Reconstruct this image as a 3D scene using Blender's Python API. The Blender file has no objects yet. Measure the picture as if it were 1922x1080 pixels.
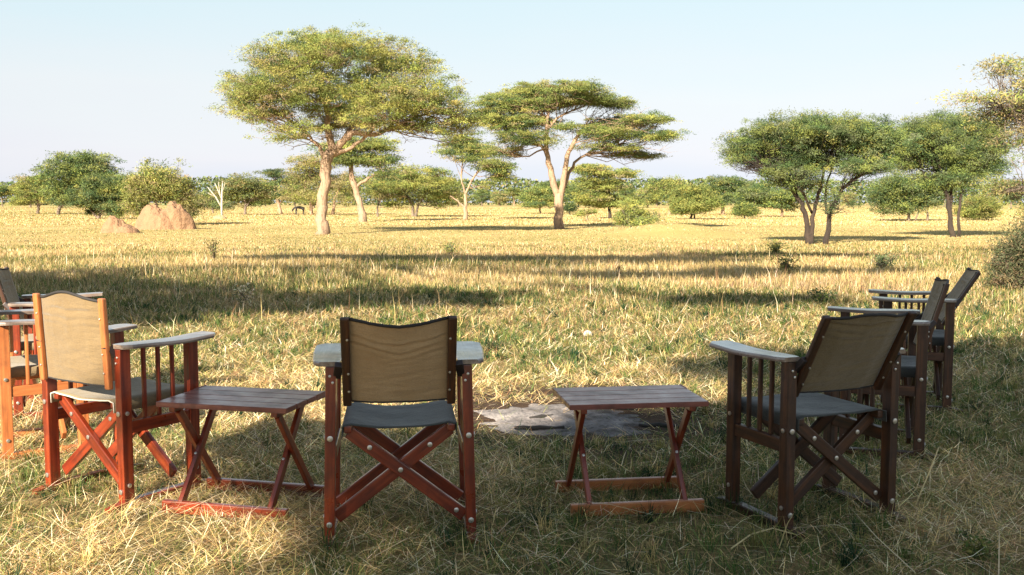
import bpy, bmesh, math, random
import numpy as np
from mathutils import Vector, Matrix
random.seed(7); RNG = np.random.default_rng(11)
R = math.radians
scene = bpy.context.scene
COL = scene.collection
# ------------------------------------------------------------------ camera frame
CAM_H = 1.3; FPX = 1900.0; HOR = 380.0; W0, H0 = 1922, 1080
PITCH = math.atan((540 - HOR) / FPX)
cam_d = bpy.data.cameras.new("camera"); cam = bpy.data.objects.new("camera", cam_d); COL.objects.link(cam)
cam_d.sensor_width = 36; cam_d.lens = 36 * FPX / W0; cam_d.clip_end = 6000; cam_d.clip_start = 0.05
cam.location = (0, 0, CAM_H); cam.rotation_euler = (R(90) - PITCH, 0, 0)
scene.camera = cam
def world_at(px, py, d):
    """real position of something seen at pixel (px,py) and standing d metres away (depth along y)"""
    cx, cy = (px - 961) / FPX, (540 - py) / FPX
    c, s = math.cos(PITCH), math.sin(PITCH)
    y = c + cy * s; z = -s + cy * c
    k = d / y
    return Vector((cx * k, d, CAM_H + z * k))
def depth_of(py):  # ground depth at row py
    cy = (540 - py) / FPX; c, s = math.cos(PITCH), math.sin(PITCH)
    return CAM_H * (c + cy * s) / (s - cy * c)
# ------------------------------------------------------------------ numpy noise
def _hash(ix, iy, seed):
    n = (ix * 374761393 + iy * 668265263 + seed * 974634777) & 0xffffffff
    n = ((n ^ (n >> 13)) * 1274126177) & 0xffffffff
    return ((n ^ (n >> 16)) & 0xffff) / 65535.0
def vnoise(x, y, seed=0):
    x = np.asarray(x, float); y = np.asarray(y, float)
    ix = np.floor(x).astype(np.int64); iy = np.floor(y).astype(np.int64)
    fx = x - ix; fy = y - iy; fx = fx * fx * (3 - 2 * fx); fy = fy * fy * (3 - 2 * fy)
    a = _hash(ix, iy, seed); b = _hash(ix + 1, iy, seed); c = _hash(ix, iy + 1, seed); d = _hash(ix + 1, iy + 1, seed)
    return (a * (1 - fx) + b * fx) * (1 - fy) + (c * (1 - fx) + d * fx) * fy
def fbm(x, y, seed=0, o=4):
    t = 0; a = .5; s = 0
    for i in range(o):
        t = t + a * vnoise(x * 2 ** i, y * 2 ** i, seed + i * 17); s += a; a *= .5
    return t / s
MOUND = (6.4, 40.5)
def gz(x, y):
    x = np.asarray(x, float); y = np.asarray(y, float)
    z = .03 * (fbm(x * .8, y * .8, 3) - .5) + .10 * (fbm(x * .12, y * .12, 5) - .5) * np.clip((y - 8) / 12, 0, 1)
    z = z + .5 * np.exp(-(((x - MOUND[0]) / 2.4) ** 2 + ((y - MOUND[1]) / 2.0) ** 2))
    r2 = ((x - .36) / .85) ** 2 + ((y - 6.05) / .75) ** 2
    return z - .025 * np.exp(-r2)
# ------------------------------------------------------------------ materials
def new_mat(name):
    m = bpy.data.materials.new(name); m.use_nodes = True
    nt = m.node_tree; nt.nodes.clear()
    out = nt.nodes.new("ShaderNodeOutputMaterial")
    return m, nt, out
def N(nt, t, **kw):
    n = nt.nodes.new(t)
    for k, v in kw.items():
        if k in n.inputs.keys(): n.inputs[k].default_value = v
        else: setattr(n, k, v)
    return n
def ramp(nt, fac, stops):
    r = nt.nodes.new("ShaderNodeValToRGB"); el = r.color_ramp.elements
    while len(el) < len(stops): el.new(.5)
    for e, (p, c) in zip(el, stops): e.position = p; e.color = (*c, 1)
    nt.links.new(fac, r.inputs[0]); return r
def mixc(nt, a, b, fac, mode='MIX'):
    m = nt.nodes.new("ShaderNodeMix"); m.data_type = 'RGBA'; m.blend_type = mode
    for s, v in ((0, fac), (6, a), (7, b)):
        if hasattr(v, 'is_output') or isinstance(v, bpy.types.NodeSocket): nt.links.new(v, m.inputs[s])
        else: m.inputs[s].default_value = v if s == 0 else (*v, 1)
    return m.outputs[2]
def coords(nt, scale=(1, 1, 1), kind='Object'):
    tc = nt.nodes.new("ShaderNodeTexCoord"); mp = nt.nodes.new("ShaderNodeMapping")
    mp.inputs['Scale'].default_value = scale
    nt.links.new(tc.outputs[kind], mp.inputs[0]); return mp.outputs[0]
def noise(nt, co, scale, detail=5, rough=.6):
    n = nt.nodes.new("ShaderNodeTexNoise"); n.inputs['Scale'].default_value = scale
    n.inputs['Detail'].default_value = detail; n.inputs['Roughness'].default_value = rough
    nt.links.new(co, n.inputs['Vector']); return n.outputs['Fac']
def bump(nt, h, strength, dist):
    b = nt.nodes.new("ShaderNodeBump"); b.inputs['Strength'].default_value = strength
    b.inputs['Distance'].default_value = dist; nt.links.new(h, b.inputs['Height']); return b.outputs[0]
def wood(name, dark, mid, light, rough=.3, coat=.6):
    m, nt, out = new_mat(name)
    co = coords(nt, (45, 45, 3.2)); oi = nt.nodes.new("ShaderNodeObjectInfo")
    add = nt.nodes.new("ShaderNodeVectorMath"); add.operation = 'ADD'
    sc = nt.nodes.new("ShaderNodeVectorMath"); sc.operation = 'SCALE'; sc.inputs['Scale'].default_value = 37
    cmb = nt.nodes.new("ShaderNodeCombineXYZ")
    for i in range(3): nt.links.new(oi.outputs['Random'], cmb.inputs[i])
    nt.links.new(cmb.outputs[0], sc.inputs[0]); nt.links.new(co, add.inputs[0]); nt.links.new(sc.outputs[0], add.inputs[1])
    g = noise(nt, add.outputs[0], 1.0, 6, .65)
    c = ramp(nt, g, [(.28, dark), (.5, mid), (.72, light)]).outputs[0]
    co2 = coords(nt, (1, 1, 1)); blot = noise(nt, co2, 9, 4, .6)
    c = mixc(nt, c, tuple(v * .45 for v in dark), ramp(nt, blot, [(.5, (0, 0, 0)), (.75, (.7, .7, .7))]).outputs[0])
    # scuffs and dust worn into the varnish
    sc_n = noise(nt, co2, 60, 3, .7)
    scm = ramp(nt, sc_n, [(.66, (0, 0, 0)), (.74, (.22, .22, .22))]).outputs[0]
    c = mixc(nt, c, tuple(min(.5, v * 2.2 + .04) for v in light), scm)
    b = N(nt, "ShaderNodeBsdfPrincipled"); nt.links.new(c, b.inputs['Base Color'])
    rr = ramp(nt, blot, [(.3, (rough * .8,) * 3), (.7, (rough * 1.6,) * 3)]); nt.links.new(rr.outputs[0], b.inputs['Roughness'])
    b.inputs['Coat Weight'].default_value = coat; b.inputs['Coat Roughness'].default_value = .22
    nt.links.new(bump(nt, g, .35, .002), b.inputs['Normal'])
    nt.links.new(b.outputs[0], out.inputs[0]); return m
def canvas(name, base, dust, rough=.85, sheen=.3):
    m, nt, out = new_mat(name); co = coords(nt)
    n1 = noise(nt, co, 7, 5, .6); n2 = noise(nt, co, 420, 2, .5)
    c = mixc(nt, base, dust, ramp(nt, n1, [(.35, (0, 0, 0)), (.7, (.8, .8, .8))]).outputs[0])
    c = mixc(nt, c, tuple(v * .6 for v in base), ramp(nt, n2, [(.45, (0, 0, 0)), (.65, (.6, .6, .6))]).outputs[0])
    b = N(nt, "ShaderNodeBsdfPrincipled", Roughness=rough); nt.links.new(c, b.inputs['Base Color'])
    b.inputs['Sheen Weight'].default_value = sheen; b.inputs['Specular IOR Level'].default_value = .25
    wv = noise(nt, coords(nt, (260, 260, 260)), 1.5, 2); cr = noise(nt, coords(nt, (3, 3, 9)), 3.0, 4)
    ad = nt.nodes.new("ShaderNodeMath"); ad.operation = 'MULTIPLY_ADD'; ad.inputs[1].default_value = .08
    nt.links.new(wv, ad.inputs[0]); nt.links.new(cr, ad.inputs[2])
    nt.links.new(bump(nt, ad.outputs[0], .5, .02), b.inputs['Normal'])
    nt.links.new(b.outputs[0], out.inputs[0]); return m
def simple(name, col, rough=.6, metal=0, vary=.3, scale=20, bmp=.0):
    m, nt, out = new_mat(name); n1 = noise(nt, coords(nt), scale, 5, .65)
    c = mixc(nt, tuple(v * (1 - vary) for v in col), tuple(min(1, v * (1 + vary)) for v in col), n1)
    b = N(nt, "ShaderNodeBsdfPrincipled", Roughness=rough, Metallic=metal); nt.links.new(c, b.inputs['Base Color'])
    if bmp: nt.links.new(bump(nt, n1, .8, bmp), b.inputs['Normal'])
    nt.links.new(b.outputs[0], out.inputs[0]); return m
def leafy(name, trans=.3, rough=.75, spec=.12):
    """base colour comes from the 'tint' attribute: each blade or leaf has a colour of its own"""
    m, nt, out = new_mat(name)
    at = nt.nodes.new("ShaderNodeAttribute"); at.attribute_name = 'tint'
    b = N(nt, "ShaderNodeBsdfPrincipled", Roughness=rough); nt.links.new(at.outputs['Color'], b.inputs['Base Color'])
    b.inputs['Specular IOR Level'].default_value = spec
    t = nt.nodes.new("ShaderNodeBsdfTranslucent"); nt.links.new(at.outputs['Color'], t.inputs[0])
    mx = nt.nodes.new("ShaderNodeMixShader"); mx.inputs[0].default_value = trans
    nt.links.new(b.outputs[0], mx.inputs[1]); nt.links.new(t.outputs[0], mx.inputs[2])
    nt.links.new(mx.outputs[0], out.inputs[0]); return m
def bark(name, a, b_):
    m, nt, out = new_mat(name); n1 = noise(nt, coords(nt, (9, 9, 1.4)), 1.3, 8, .75); n2 = noise(nt, coords(nt), .9, 5, .7); n3 = noise(nt, coords(nt, (1, 1, .6)), 14, 5, .7)
    c = mixc(nt, a, b_, ramp(nt, n2, [(.38, (0, 0, 0)), (.62, (1, 1, 1))]).outputs[0])
    c = mixc(nt, c, tuple(v * .28 for v in a), ramp(nt, n1, [(.52, (0, 0, 0)), (.62, (.8, .8, .8))]).outputs[0])
    c = mixc(nt, c, tuple(v * 1.25 for v in a), ramp(nt, n3, [(.55, (0, 0, 0)), (.7, (.6, .6, .6))]).outputs[0])
    b = N(nt, "ShaderNodeBsdfPrincipled", Roughness=.92); nt.links.new(c, b.inputs['Base Color'])
    nt.links.new(bump(nt, n1, 1.0, .08), b.inputs['Normal']); nt.links.new(b.outputs[0], out.inputs[0]); return m
M = dict(
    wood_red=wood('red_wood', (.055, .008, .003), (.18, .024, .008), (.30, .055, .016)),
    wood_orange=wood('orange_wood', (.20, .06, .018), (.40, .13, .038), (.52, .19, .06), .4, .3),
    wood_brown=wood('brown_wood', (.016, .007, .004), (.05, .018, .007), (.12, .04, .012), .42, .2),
    wood_arm=wood('sky_pale_arm_wood', (.10, .06, .045), (.20, .15, .12), (.34, .28, .24), .3, 1.0),  # weathered wood, its base also lightened to stand in for sky reflection
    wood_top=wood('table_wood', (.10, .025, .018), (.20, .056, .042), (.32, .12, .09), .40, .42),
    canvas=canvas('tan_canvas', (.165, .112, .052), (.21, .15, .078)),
    canvas_lifted=canvas('lightened_canvas', (.40, .265, .135), (.48, .335, .19)),  # the tan cloth again, lightened to stand in for light missing on it
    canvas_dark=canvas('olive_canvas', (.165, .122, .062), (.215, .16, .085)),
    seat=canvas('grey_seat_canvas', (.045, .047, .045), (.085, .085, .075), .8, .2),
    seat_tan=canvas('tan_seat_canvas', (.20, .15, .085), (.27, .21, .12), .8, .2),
    binding=simple('dark_binding', (.02, .018, .018), .8),
    piping=simple('pale_piping', (.55, .5, .42), .7),
    metal=simple('bolt_metal', (.62, .6, .56), .35, .9),
    iron=simple('dark_iron', (.06, .05, .05), .5, .7),
    leaf=leafy('leaf', .25), blade=leafy('grass_blade', .35),
    bark_pale=bark('pale_bark', (.42, .285, .19), (.29, .195, .13)),
    bark_grey=bark('grey_bark', (.25, .19, .14), (.13, .10, .08)),
    bark_dark=bark('dark_bark', (.06, .042, .03), (.03, .022, .018)),
    bark_dead=bark('dead_bark', (.62, .56, .48), (.42, .37, .30)),
    fur=simple('dark_fur', (.05, .045, .045), .8),
)
# ------------------------------------------------------------------ object helpers
def link(name, me, mat=None, parent=None, smooth=False):
    o = bpy.data.objects.new(name, me); COL.objects.link(o)
    if mat: me.materials.append(mat)
    if parent: o.parent = parent
    if smooth: me.polygons.foreach_set('use_smooth', [True] * len(me.polygons))
    return o
def mesh(name, v, f, mat=None, parent=None, smooth=False):
    me = bpy.data.meshes.new(name); me.from_pydata([tuple(p) for p in v], [], f); me.update()
    return link(name, me, mat, parent, smooth)
def empty(name, loc, rz=0, label=None, cat=None, group=None):
    o = bpy.data.objects.new(name, None); COL.objects.link(o); o.empty_display_size = .2
    o.location = loc; o.rotation_euler = (0, 0, rz); tag(o, label, cat, group); return o
def tag(o, label=None, cat=None, group=None, kind=None):
    if label: o['label'] = label
    if cat: o['category'] = cat
    if group: o['group'] = group
    if kind: o['kind'] = kind
    return o
def fast_mesh(name, V, F4, tint=None, mat=None, parent=None, F3=None):
    """numpy mesh: V (n,3), F4 (m,4), F3 (k,3)"""
    me = bpy.data.meshes.new(name); nv = len(V)
    F3 = np.zeros((0, 3), np.int32) if F3 is None else F3
    F4 = np.zeros((0, 4), np.int32) if F4 is None else F4
    me.vertices.add(nv); me.vertices.foreach_set('co', np.asarray(V, np.float32).ravel())
    nl = F4.size + F3.size; me.loops.add(nl)
    me.loops.foreach_set('vertex_index', np.concatenate([F4.ravel(), F3.ravel()]).astype(np.int32))
    npoly = len(F4) + len(F3); me.polygons.add(npoly)
    st = np.concatenate([np.arange(len(F4)) * 4, F4.size + np.arange(len(F3)) * 3]).astype(np.int32)
    me.polygons.foreach_set('loop_start', st)
    if tint is not None:
        a = me.attributes.new('tint', 'FLOAT_COLOR', 'POINT')
        c = np.ones((nv, 4), np.float32); c[:, :3] = tint; a.data.foreach_set('color', c.ravel())
    me.update(calc_edges=True)
    return link(name, me, mat, parent)
def loft(rings, cap=True):
    n = len(rings[0]); v = [p for r in rings for p in r]; f = []
    for i in range(len(rings) - 1):
        for j in range(n):
            a = i * n + j; b = i * n + (j + 1) % n
            f.append((a, b, b + n, a + n))
    if cap: f.append(tuple(range(n))[::-1]); f.append(tuple((len(rings) - 1) * n + j for j in range(n)))
    return v, f
def bar_mesh(name, w, t, L, bev=.004):
    bm = bmesh.new(); bmesh.ops.create_cube(bm, size=1)
    for v in bm.verts: v.co = Vector((v.co.x * w, v.co.y * t, (v.co.z + .5) * L))
    bmesh.ops.bevel(bm, geom=bm.edges[:], offset=bev, segments=2, affect='EDGES', profile=.6)
    me = bpy.data.meshes.new(name); bm.to_mesh(me); bm.free(); return me
FRAME = {}
def bar(name, p0, p1, w, t, mat, parent, yhint=(0, 1, 0), bev=.004):
    """a bevelled wooden bar from p0 to p1; its grain runs along local z"""
    p0 = Vector(p0); p1 = Vector(p1); z = (p1 - p0); L = z.length; z.normalize()
    y = Vector(yhint); x = y.cross(z).normalized(); y = z.cross(x).normalized()
    o = link(name, bar_mesh(name, w, t, L, bev), mat, parent)
    mt = Matrix.Translation(p0) @ Matrix((x, y, z)).transposed().to_4x4(); o.matrix_local = mt; FRAME[o.name] = mt; return o
def tube_geo(pts, rad, seg=8, V=None, F=None):
    V = [] if V is None else V; F = [] if F is None else F
    base = len(V); pts = [Vector(p) for p in pts]; n = len(pts)
    up = Vector((.13, .31, .94)); prev = None
    for i, p in enumerate(pts):
        d = (pts[min(i + 1, n - 1)] - pts[max(i - 1, 0)]).normalized()
        if prev is None:
            a = d.cross(up); a = a.normalized() if a.length > .05 else d.cross(Vector((1, 0, 0))).normalized()
        else: a = (prev - d * prev.dot(d)).normalized()
        prev = a; b = d.cross(a)
        r = rad[i] if hasattr(rad, '__len__') else rad
        for k in range(seg):
            t = 2 * math.pi * k / seg; V.append(p + a * (r * math.cos(t)) + b * (r * math.sin(t)))
    for i in range(n - 1):
        for k in range(seg):
            q = base + i * seg + k; q2 = base + i * seg + (k + 1) % seg
            F.append((q, q2, q2 + seg, q + seg))
    F.append(tuple(base + k for k in range(seg))[::-1]); F.append(tuple(base + (n - 1) * seg + k for k in range(seg)))
    return V, F
def bolt(parent, loc, normal, r=.011, mat=None):
    V = []; F = []; nrm = Vector(normal).normalized()
    tube_geo([Vector((0, 0, 0)), nrm * .004, nrm * .005, nrm * .0052], [r, r, r * .55, r * .3], 12, V, F)
    o = mesh('bolt', V, F, mat or M['metal'], parent); o.location = loc; return o
# ------------------------------------------------------------------ safari chair
CW, CL, CA = .515, .36, .685          # post spacing, depth, underside of the arm
def back_canvas(hump, seed, creases):
    rr = random.Random(seed); nu, nv = 29, 61; hw = .203; V = []; F = []
    ph = [rr.uniform(0, 6) for _ in range(6)]
    for j in range(nv):
        v = j / (nv - 1)
        for i in range(nu):
            u = -1 + 2 * i / (nu - 1)
            top = .195 + hump * (math.cos(u * math.pi) * .5 + .5) + (.006 * u * u if hump < 0 else 0)
            s = -.165 + (top + .165) * v
            y = -.028 * (1 - u * u) * (.5 + .7 * v) + .012
            w = 0
            for k, v0 in enumerate(creases):
                vl = v0 + .085 * abs(u) + .01 * math.sin(u * 5 + ph[k % 6])
                am_ = (.15 + 1.5 * float(vnoise(u * 2.3 + 7 * k + seed, k * 3.1 + seed, 5)) ** 1.3) * (1, .75, .45)[k % 3]
                w += am_ * .0075 * math.exp(-((v - vl) / .014) ** 2) - am_ * .0045 * math.exp(-((v - vl - .035) / .018) ** 2)
            w += .010 * (float(fbm(u * 1.8 + seed * 3, v * 2.6 + seed, 15, 3)) - .5) + .0016 * (float(fbm(u * 6 + seed, v * 14, 16, 3)) - .5)
            w += .0035 * math.exp(-(((v - .16 + .05 * u * u) / .03) ** 2)) * math.sin(u * 4 + ph[2])
            w += .003 * math.exp(-(((v - .33 - .1 * u) / .03) ** 2)) * (1 - u * u)
            w -= .0022 * (math.exp(-((abs(u) - .58) / .035) ** 2) + math.exp(-(u / .03) ** 2) * (v > .5))
            V.append((u * hw, y + w * (1 - abs(u) ** 6), s))
    for j in range(nv - 1):
        for i in range(nu - 1):
            a = j * nu + i; F.append((a, a + 1, a + nu + 1, a + nu))
    return V, F, [V[(nv - 1) * nu + i] for i in range(nu)]
def make_chair(label, loc, rz, lean, hump=.03, wd='wood_red', stile='wood_red', seed=1, creases=(.74, .64, .56), piped=False, splay=0.0, sag=.02, bw=1.0, cv='canvas', sc='seat'):
    root = empty('safari_chair', loc, rz, label, 'chair', 'wooden safari chairs around the fire pit')
    wm = M[wd]; rr = random.Random(seed)
    for sx in (-1, 1):
        X = sx * CW / 2
        for yi, y in enumerate((0, CL)):
            leg = bar('leg', (X + sx * splay, y, .012), (X, y, CA), .040, .052, wm, root)
            # bolts: outer heads at the cross bar joints, on the rear face of rear posts and front of front posts
            ny = -1 if yi == 0 else 1
            for z in (.41, .075):
                p = FRAME[leg.name].inverted() @ Vector((X + sx * splay * (1 - z / CA), y + ny * .0265, z))
                bolt(leg, p, (0, ny, 0))
            for z in (.65, .625):
                p = FRAME[leg.name].inverted() @ Vector((X + sx * (.004 if z > .64 else -.006), y + ny * .0265, z)); bolt(leg, p, (0, ny, 0), .005)
            for z in (.41, .1):
                p = FRAME[leg.name].inverted() @ Vector((X + sx * (.0205 + splay * (1 - z / CA)), y, z)); bolt(leg, p, (sx, 0, 0), .009)
        bar('side_rail', (X, .0265, .345), (X, CL - .0265, .345), .030, .052, wm, root, (0, 0, 1))
        for k in range(3):
            y = .03 + (CL - .06) * (k + 1) / 4
            bar('spindle', (X, y, .3715), (X, y, CA), .017, .017, wm, root, bev=.005)
        # arm rest: long board, wider and gently raised towards its front end
        rings = []; ny_ = 15
        for i in range(ny_):
            t = i / (ny_ - 1); y = -.030 + .485 * t
            e = min(t, 1 - t) / .07; rd = 1 - (1 - min(1, e)) ** 2
            zi = .010 * math.cos((t - .05) * 2 * math.pi) * .5 + .018 * max(0, t - .6)
            xo = .062 + .026 * math.sin(min(1, t * 1.2) * math.pi / 2); xi = .034 + .004 * math.sin(t * 3)
            xo = .02 + (xo - .02) * (.55 + .45 * rd); xi = .02 + (xi - .02) * (.6 + .4 * rd)
            a, b = X - sx * xi, X + sx * xo
            z0, z1 = CA + zi * .5 + .0005, CA + .018 + zi * .5
            ring = [(a, y, z0), (b, y, z0), (b + sx * .002, y, z0 + .008), (b + sx * .001, y, z1 - .004), (b - sx * .004, y, z1), (a + sx * .004, y, z1), (a, y, z1 - .004)]
            rings.append(ring if sx > 0 else ring[::-1])
        v, f = loft(rings[::-1])
        # own frame with the grain along local z
        rot = Matrix(((1, 0, 0), (0, 0, 1), (0, -1, 0))).to_4x4()
        inv = rot.inverted(); v = [inv @ Vector(p) for p in v]
        ar = mesh('armrest', v, f, M['wood_arm'], root); ar.matrix_local = rot
        # curved ground runner
        rings = []
        for i in range(13):
            t = i / 12; y = -.095 + (.095 * 2 + CL) * t; arch = .001
            hh = .034 * (1 - .45 * (abs(2 * t - 1) ** 5)); w2 = .021
            xx = X + sx * splay
            rings.append([(xx - w2, y, arch), (xx + w2, y, arch), (xx + w2, y, arch + hh - .004), (xx + w2 - .004, y, arch + hh), (xx - w2 + .004, y, arch + hh), (xx - w2, y, arch + hh - .004)])
        v, f = loft(rings[::-1]); v = [inv @ Vector(p) for p in v]
        rn = mesh('foot_rail', v, f, wm, root); rn.matrix_local = rot
        # seat rail under the canvas
        bar('seat_rail', (sx * .198, -.012, .440), (sx * .198, .415, .440), .03, .034, wm, root, (0, 0, 1), .008)
        # hinge block between post and backrest
        hb = bar('hinge_block', (sx * (CW / 2 - .021), -.004, .645), (sx * (CW / 2 - .021 - .012), -.06, .70), .024, .03, M['iron'], root, (1, 0, 0), .003)
        bolt(hb, (0.0, .016, .02), (0, 1, 0), .006)
    for yi, (y0, yo) in enumerate(((.022, 1), (.27, -1))):
        for s in (-1, 1):
            yy = y0 + (.0 if s > 0 else .024 * yo)
            cb = bar('cross_bar', (s * -.196, yy, .425), (s * (.232 + splay), yy, .082), .050, .022, wm, root)
            dz = FRAME[cb.name].inverted()
            fy = -.0115 if (yi == 0) else .0115
            for t in (.18, .445, .93):
                if s < 0 and abs(t - .445) < .01 and False: continue
                p = Vector((s * -.196, yy, .425)).lerp(Vector((s * (.232 + splay), yy, .082)), t)
                if t == .93 and s < 0: continue
                bolt(cb, dz @ (p + Vector((0, fy, 0))), (0, -1 if yi == 0 else 1, 0), .0095)
    bar('seat_stretcher', (-.18, .400, .418), (.18, .400, .418), .03, .02, wm, root, (0, 1, 0))
    # sling seat: wraps the two seat rails and sags between them
    nu, nv = 25, 15; V = []; F = []
    for j in range(nv):
        v = j / (nv - 1); y = -.018 + .438 * v
        for i in range(nu):
            u = -1 + 2 * i / (nu - 1); au = abs(u)
            if au > .88:
                a = (au - .88) / .12 * math.pi * .95; r = .0235
                x = .1975 + r * math.sin(min(a, math.pi * .95)); z = .437 + r * math.cos(a)
                if a > math.pi / 2: z = .437 - (a - math.pi / 2) * .02; x = .1975 + r - .002 * (a - 1.5)
            else:
                x = .1975 * au / .88; z = .4605 - sag * (1 - (au / .88) ** 2) - .006 * math.sin(v * math.pi) * (1 - au)
                z += .0025 * math.sin(v * 11 + u * 3 + seed) * (1 - au)
            V.append((x * (1 if u >= 0 else -1), y + .003 * math.sin(u * 9 + seed), z))
    for j in range(nv - 1):
        for i in range(nu - 1):
            a = j * nu + i; F.append((a, a + 1, a + nu + 1, a + nu))
    st = mesh('seat', V, F, M[sc], root, True)
    sm = st.modifiers.new('thick', 'SOLIDIFY'); sm.thickness = .004; sm.offset = 1
    if piped:
        VV, FF = tube_geo([Vector(V[i]) + Vector((0, -.004, .0)) for i in range(nu)], .0035, 6); mesh('piping', VV, FF, M['piping'], st, True)
    # backrest: canvas (origin at its hinge line) with its two posts, reclined as a unit
    V, F, top = back_canvas(hump, seed, creases)
    V = [(p[0] * bw, p[1], p[2]) for p in V]; top = [(p[0] * bw, p[1], p[2]) for p in top]
    bk = mesh('backrest', V, F, M[cv], root, True)
    sm = bk.modifiers.new('thick', 'SOLIDIFY'); sm.thickness = .003
    bk.location = (0, -.055, .69); bk.rotation_euler = (lean, 0, 0)
    for sx in (-1, 1):
        sp = bar('back_post', (sx * .2135 * bw, 0, -.175), (sx * .2135 * bw, 0, .212), .033, .022, M[stile], bk, bev=.006)
        for z in (.07, .15, .3): bolt(sp, (-sx * .008, -.0115, z), (0, -1, 0), .0045)
    VV, FF = tube_geo([Vector(p) + Vector((0, 0, .002)) for p in top], .0062, 8); mesh('binding', VV, FF, M['binding'], bk, True)
    VV, FF = tube_geo([Vector(V[i]) for i in range(29)], .0038, 6); mesh('binding', VV, FF, M['binding'], bk, True)
    return root
G = lambda x, y: (x, y, float(gz(x, y)) + .0)
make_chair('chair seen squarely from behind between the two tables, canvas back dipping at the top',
           G(-.432, 3.84), R(6.5), R(24), -.012, 'wood_red', 'wood_brown', 1, splay=.016, bw=.93, cv='canvas_lifted')
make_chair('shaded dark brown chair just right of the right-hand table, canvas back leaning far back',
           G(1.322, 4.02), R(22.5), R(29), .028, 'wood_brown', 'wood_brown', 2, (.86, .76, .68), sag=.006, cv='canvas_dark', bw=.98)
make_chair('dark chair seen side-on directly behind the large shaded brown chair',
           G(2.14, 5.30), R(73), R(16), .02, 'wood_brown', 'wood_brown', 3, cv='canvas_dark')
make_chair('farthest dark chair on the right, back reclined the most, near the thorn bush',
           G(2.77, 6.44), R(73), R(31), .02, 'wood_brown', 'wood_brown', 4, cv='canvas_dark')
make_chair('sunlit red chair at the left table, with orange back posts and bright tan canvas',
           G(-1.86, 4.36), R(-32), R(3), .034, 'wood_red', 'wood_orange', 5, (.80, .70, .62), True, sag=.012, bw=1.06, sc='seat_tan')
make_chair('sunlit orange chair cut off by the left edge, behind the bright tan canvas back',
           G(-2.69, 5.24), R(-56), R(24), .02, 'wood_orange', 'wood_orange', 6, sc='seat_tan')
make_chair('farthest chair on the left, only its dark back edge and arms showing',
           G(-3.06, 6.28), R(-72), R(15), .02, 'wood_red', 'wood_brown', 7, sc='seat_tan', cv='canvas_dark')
# ------------------------------------------------------------------ folding tables
def make_table(label, loc, rz, seed):
    root = empty('folding_table', loc, rz, label, 'table', 'small folding side tables')
    bm = bmesh.new(); nb = 4; dep = .395; wd = dep / nb; rr = random.Random(seed)
    for k in range(nb):
        y0 = -dep / 2 + k * wd; c = bmesh.ops.create_cube(bm, size=1)['verts']
        ln = .592
        for v in c: v.co = Vector((v.co.y * .0215, y0 + wd / 2 + v.co.x * (wd - .0022), v.co.z * ln)); 
    bmesh.ops.bevel(bm, geom=bm.edges[:], offset=.0025, segments=2, affect='EDGES')
    me = bpy.data.meshes.new('table_top'); bm.to_mesh(me); bm.free()
    top = link('table_top', me, M['wood_top'], root)
    top.matrix_local = Matrix.Translation((0, 0, .4665)) @ Matrix(((0, 0, 1), (0, 1, 0), (-1, 0, 0))).to_4x4()
    for s in (-1, 1):
        bar('cleat', (s * .232, -.18, .4445), (s * .232, .18, .4445), .028, .022, M['wood_red'], root, (0, 0, 1))
        for j, (x, q) in enumerate(((s * .205, 1), (s * .228, -1))):
            lg = bar('leg', (x, -.17 * q, .045), (x, .135 * q, .433), .020, .036, M['wood_red'], root)
            if q > 0: bolt(lg, (0, -.0185, .22), (0, -1, 0), .006)
        y = s * .178
        bar('foot_rail', (-.285, y, .032), (.285, y, .032), .028, .052, M['wood_orange'] if (seed == 2) else M['wood_red'], root, (0, 0, 1), .005)
    return root
make_table('small plank-topped table between the sunlit chair and the chair seen from behind', G(-1.148, 4.274), R(-13.8), 1)
make_table('small plank-topped table with pale orange foot rails, in front of the ash heap', G(.501, 4.316), R(8), 2)
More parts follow.
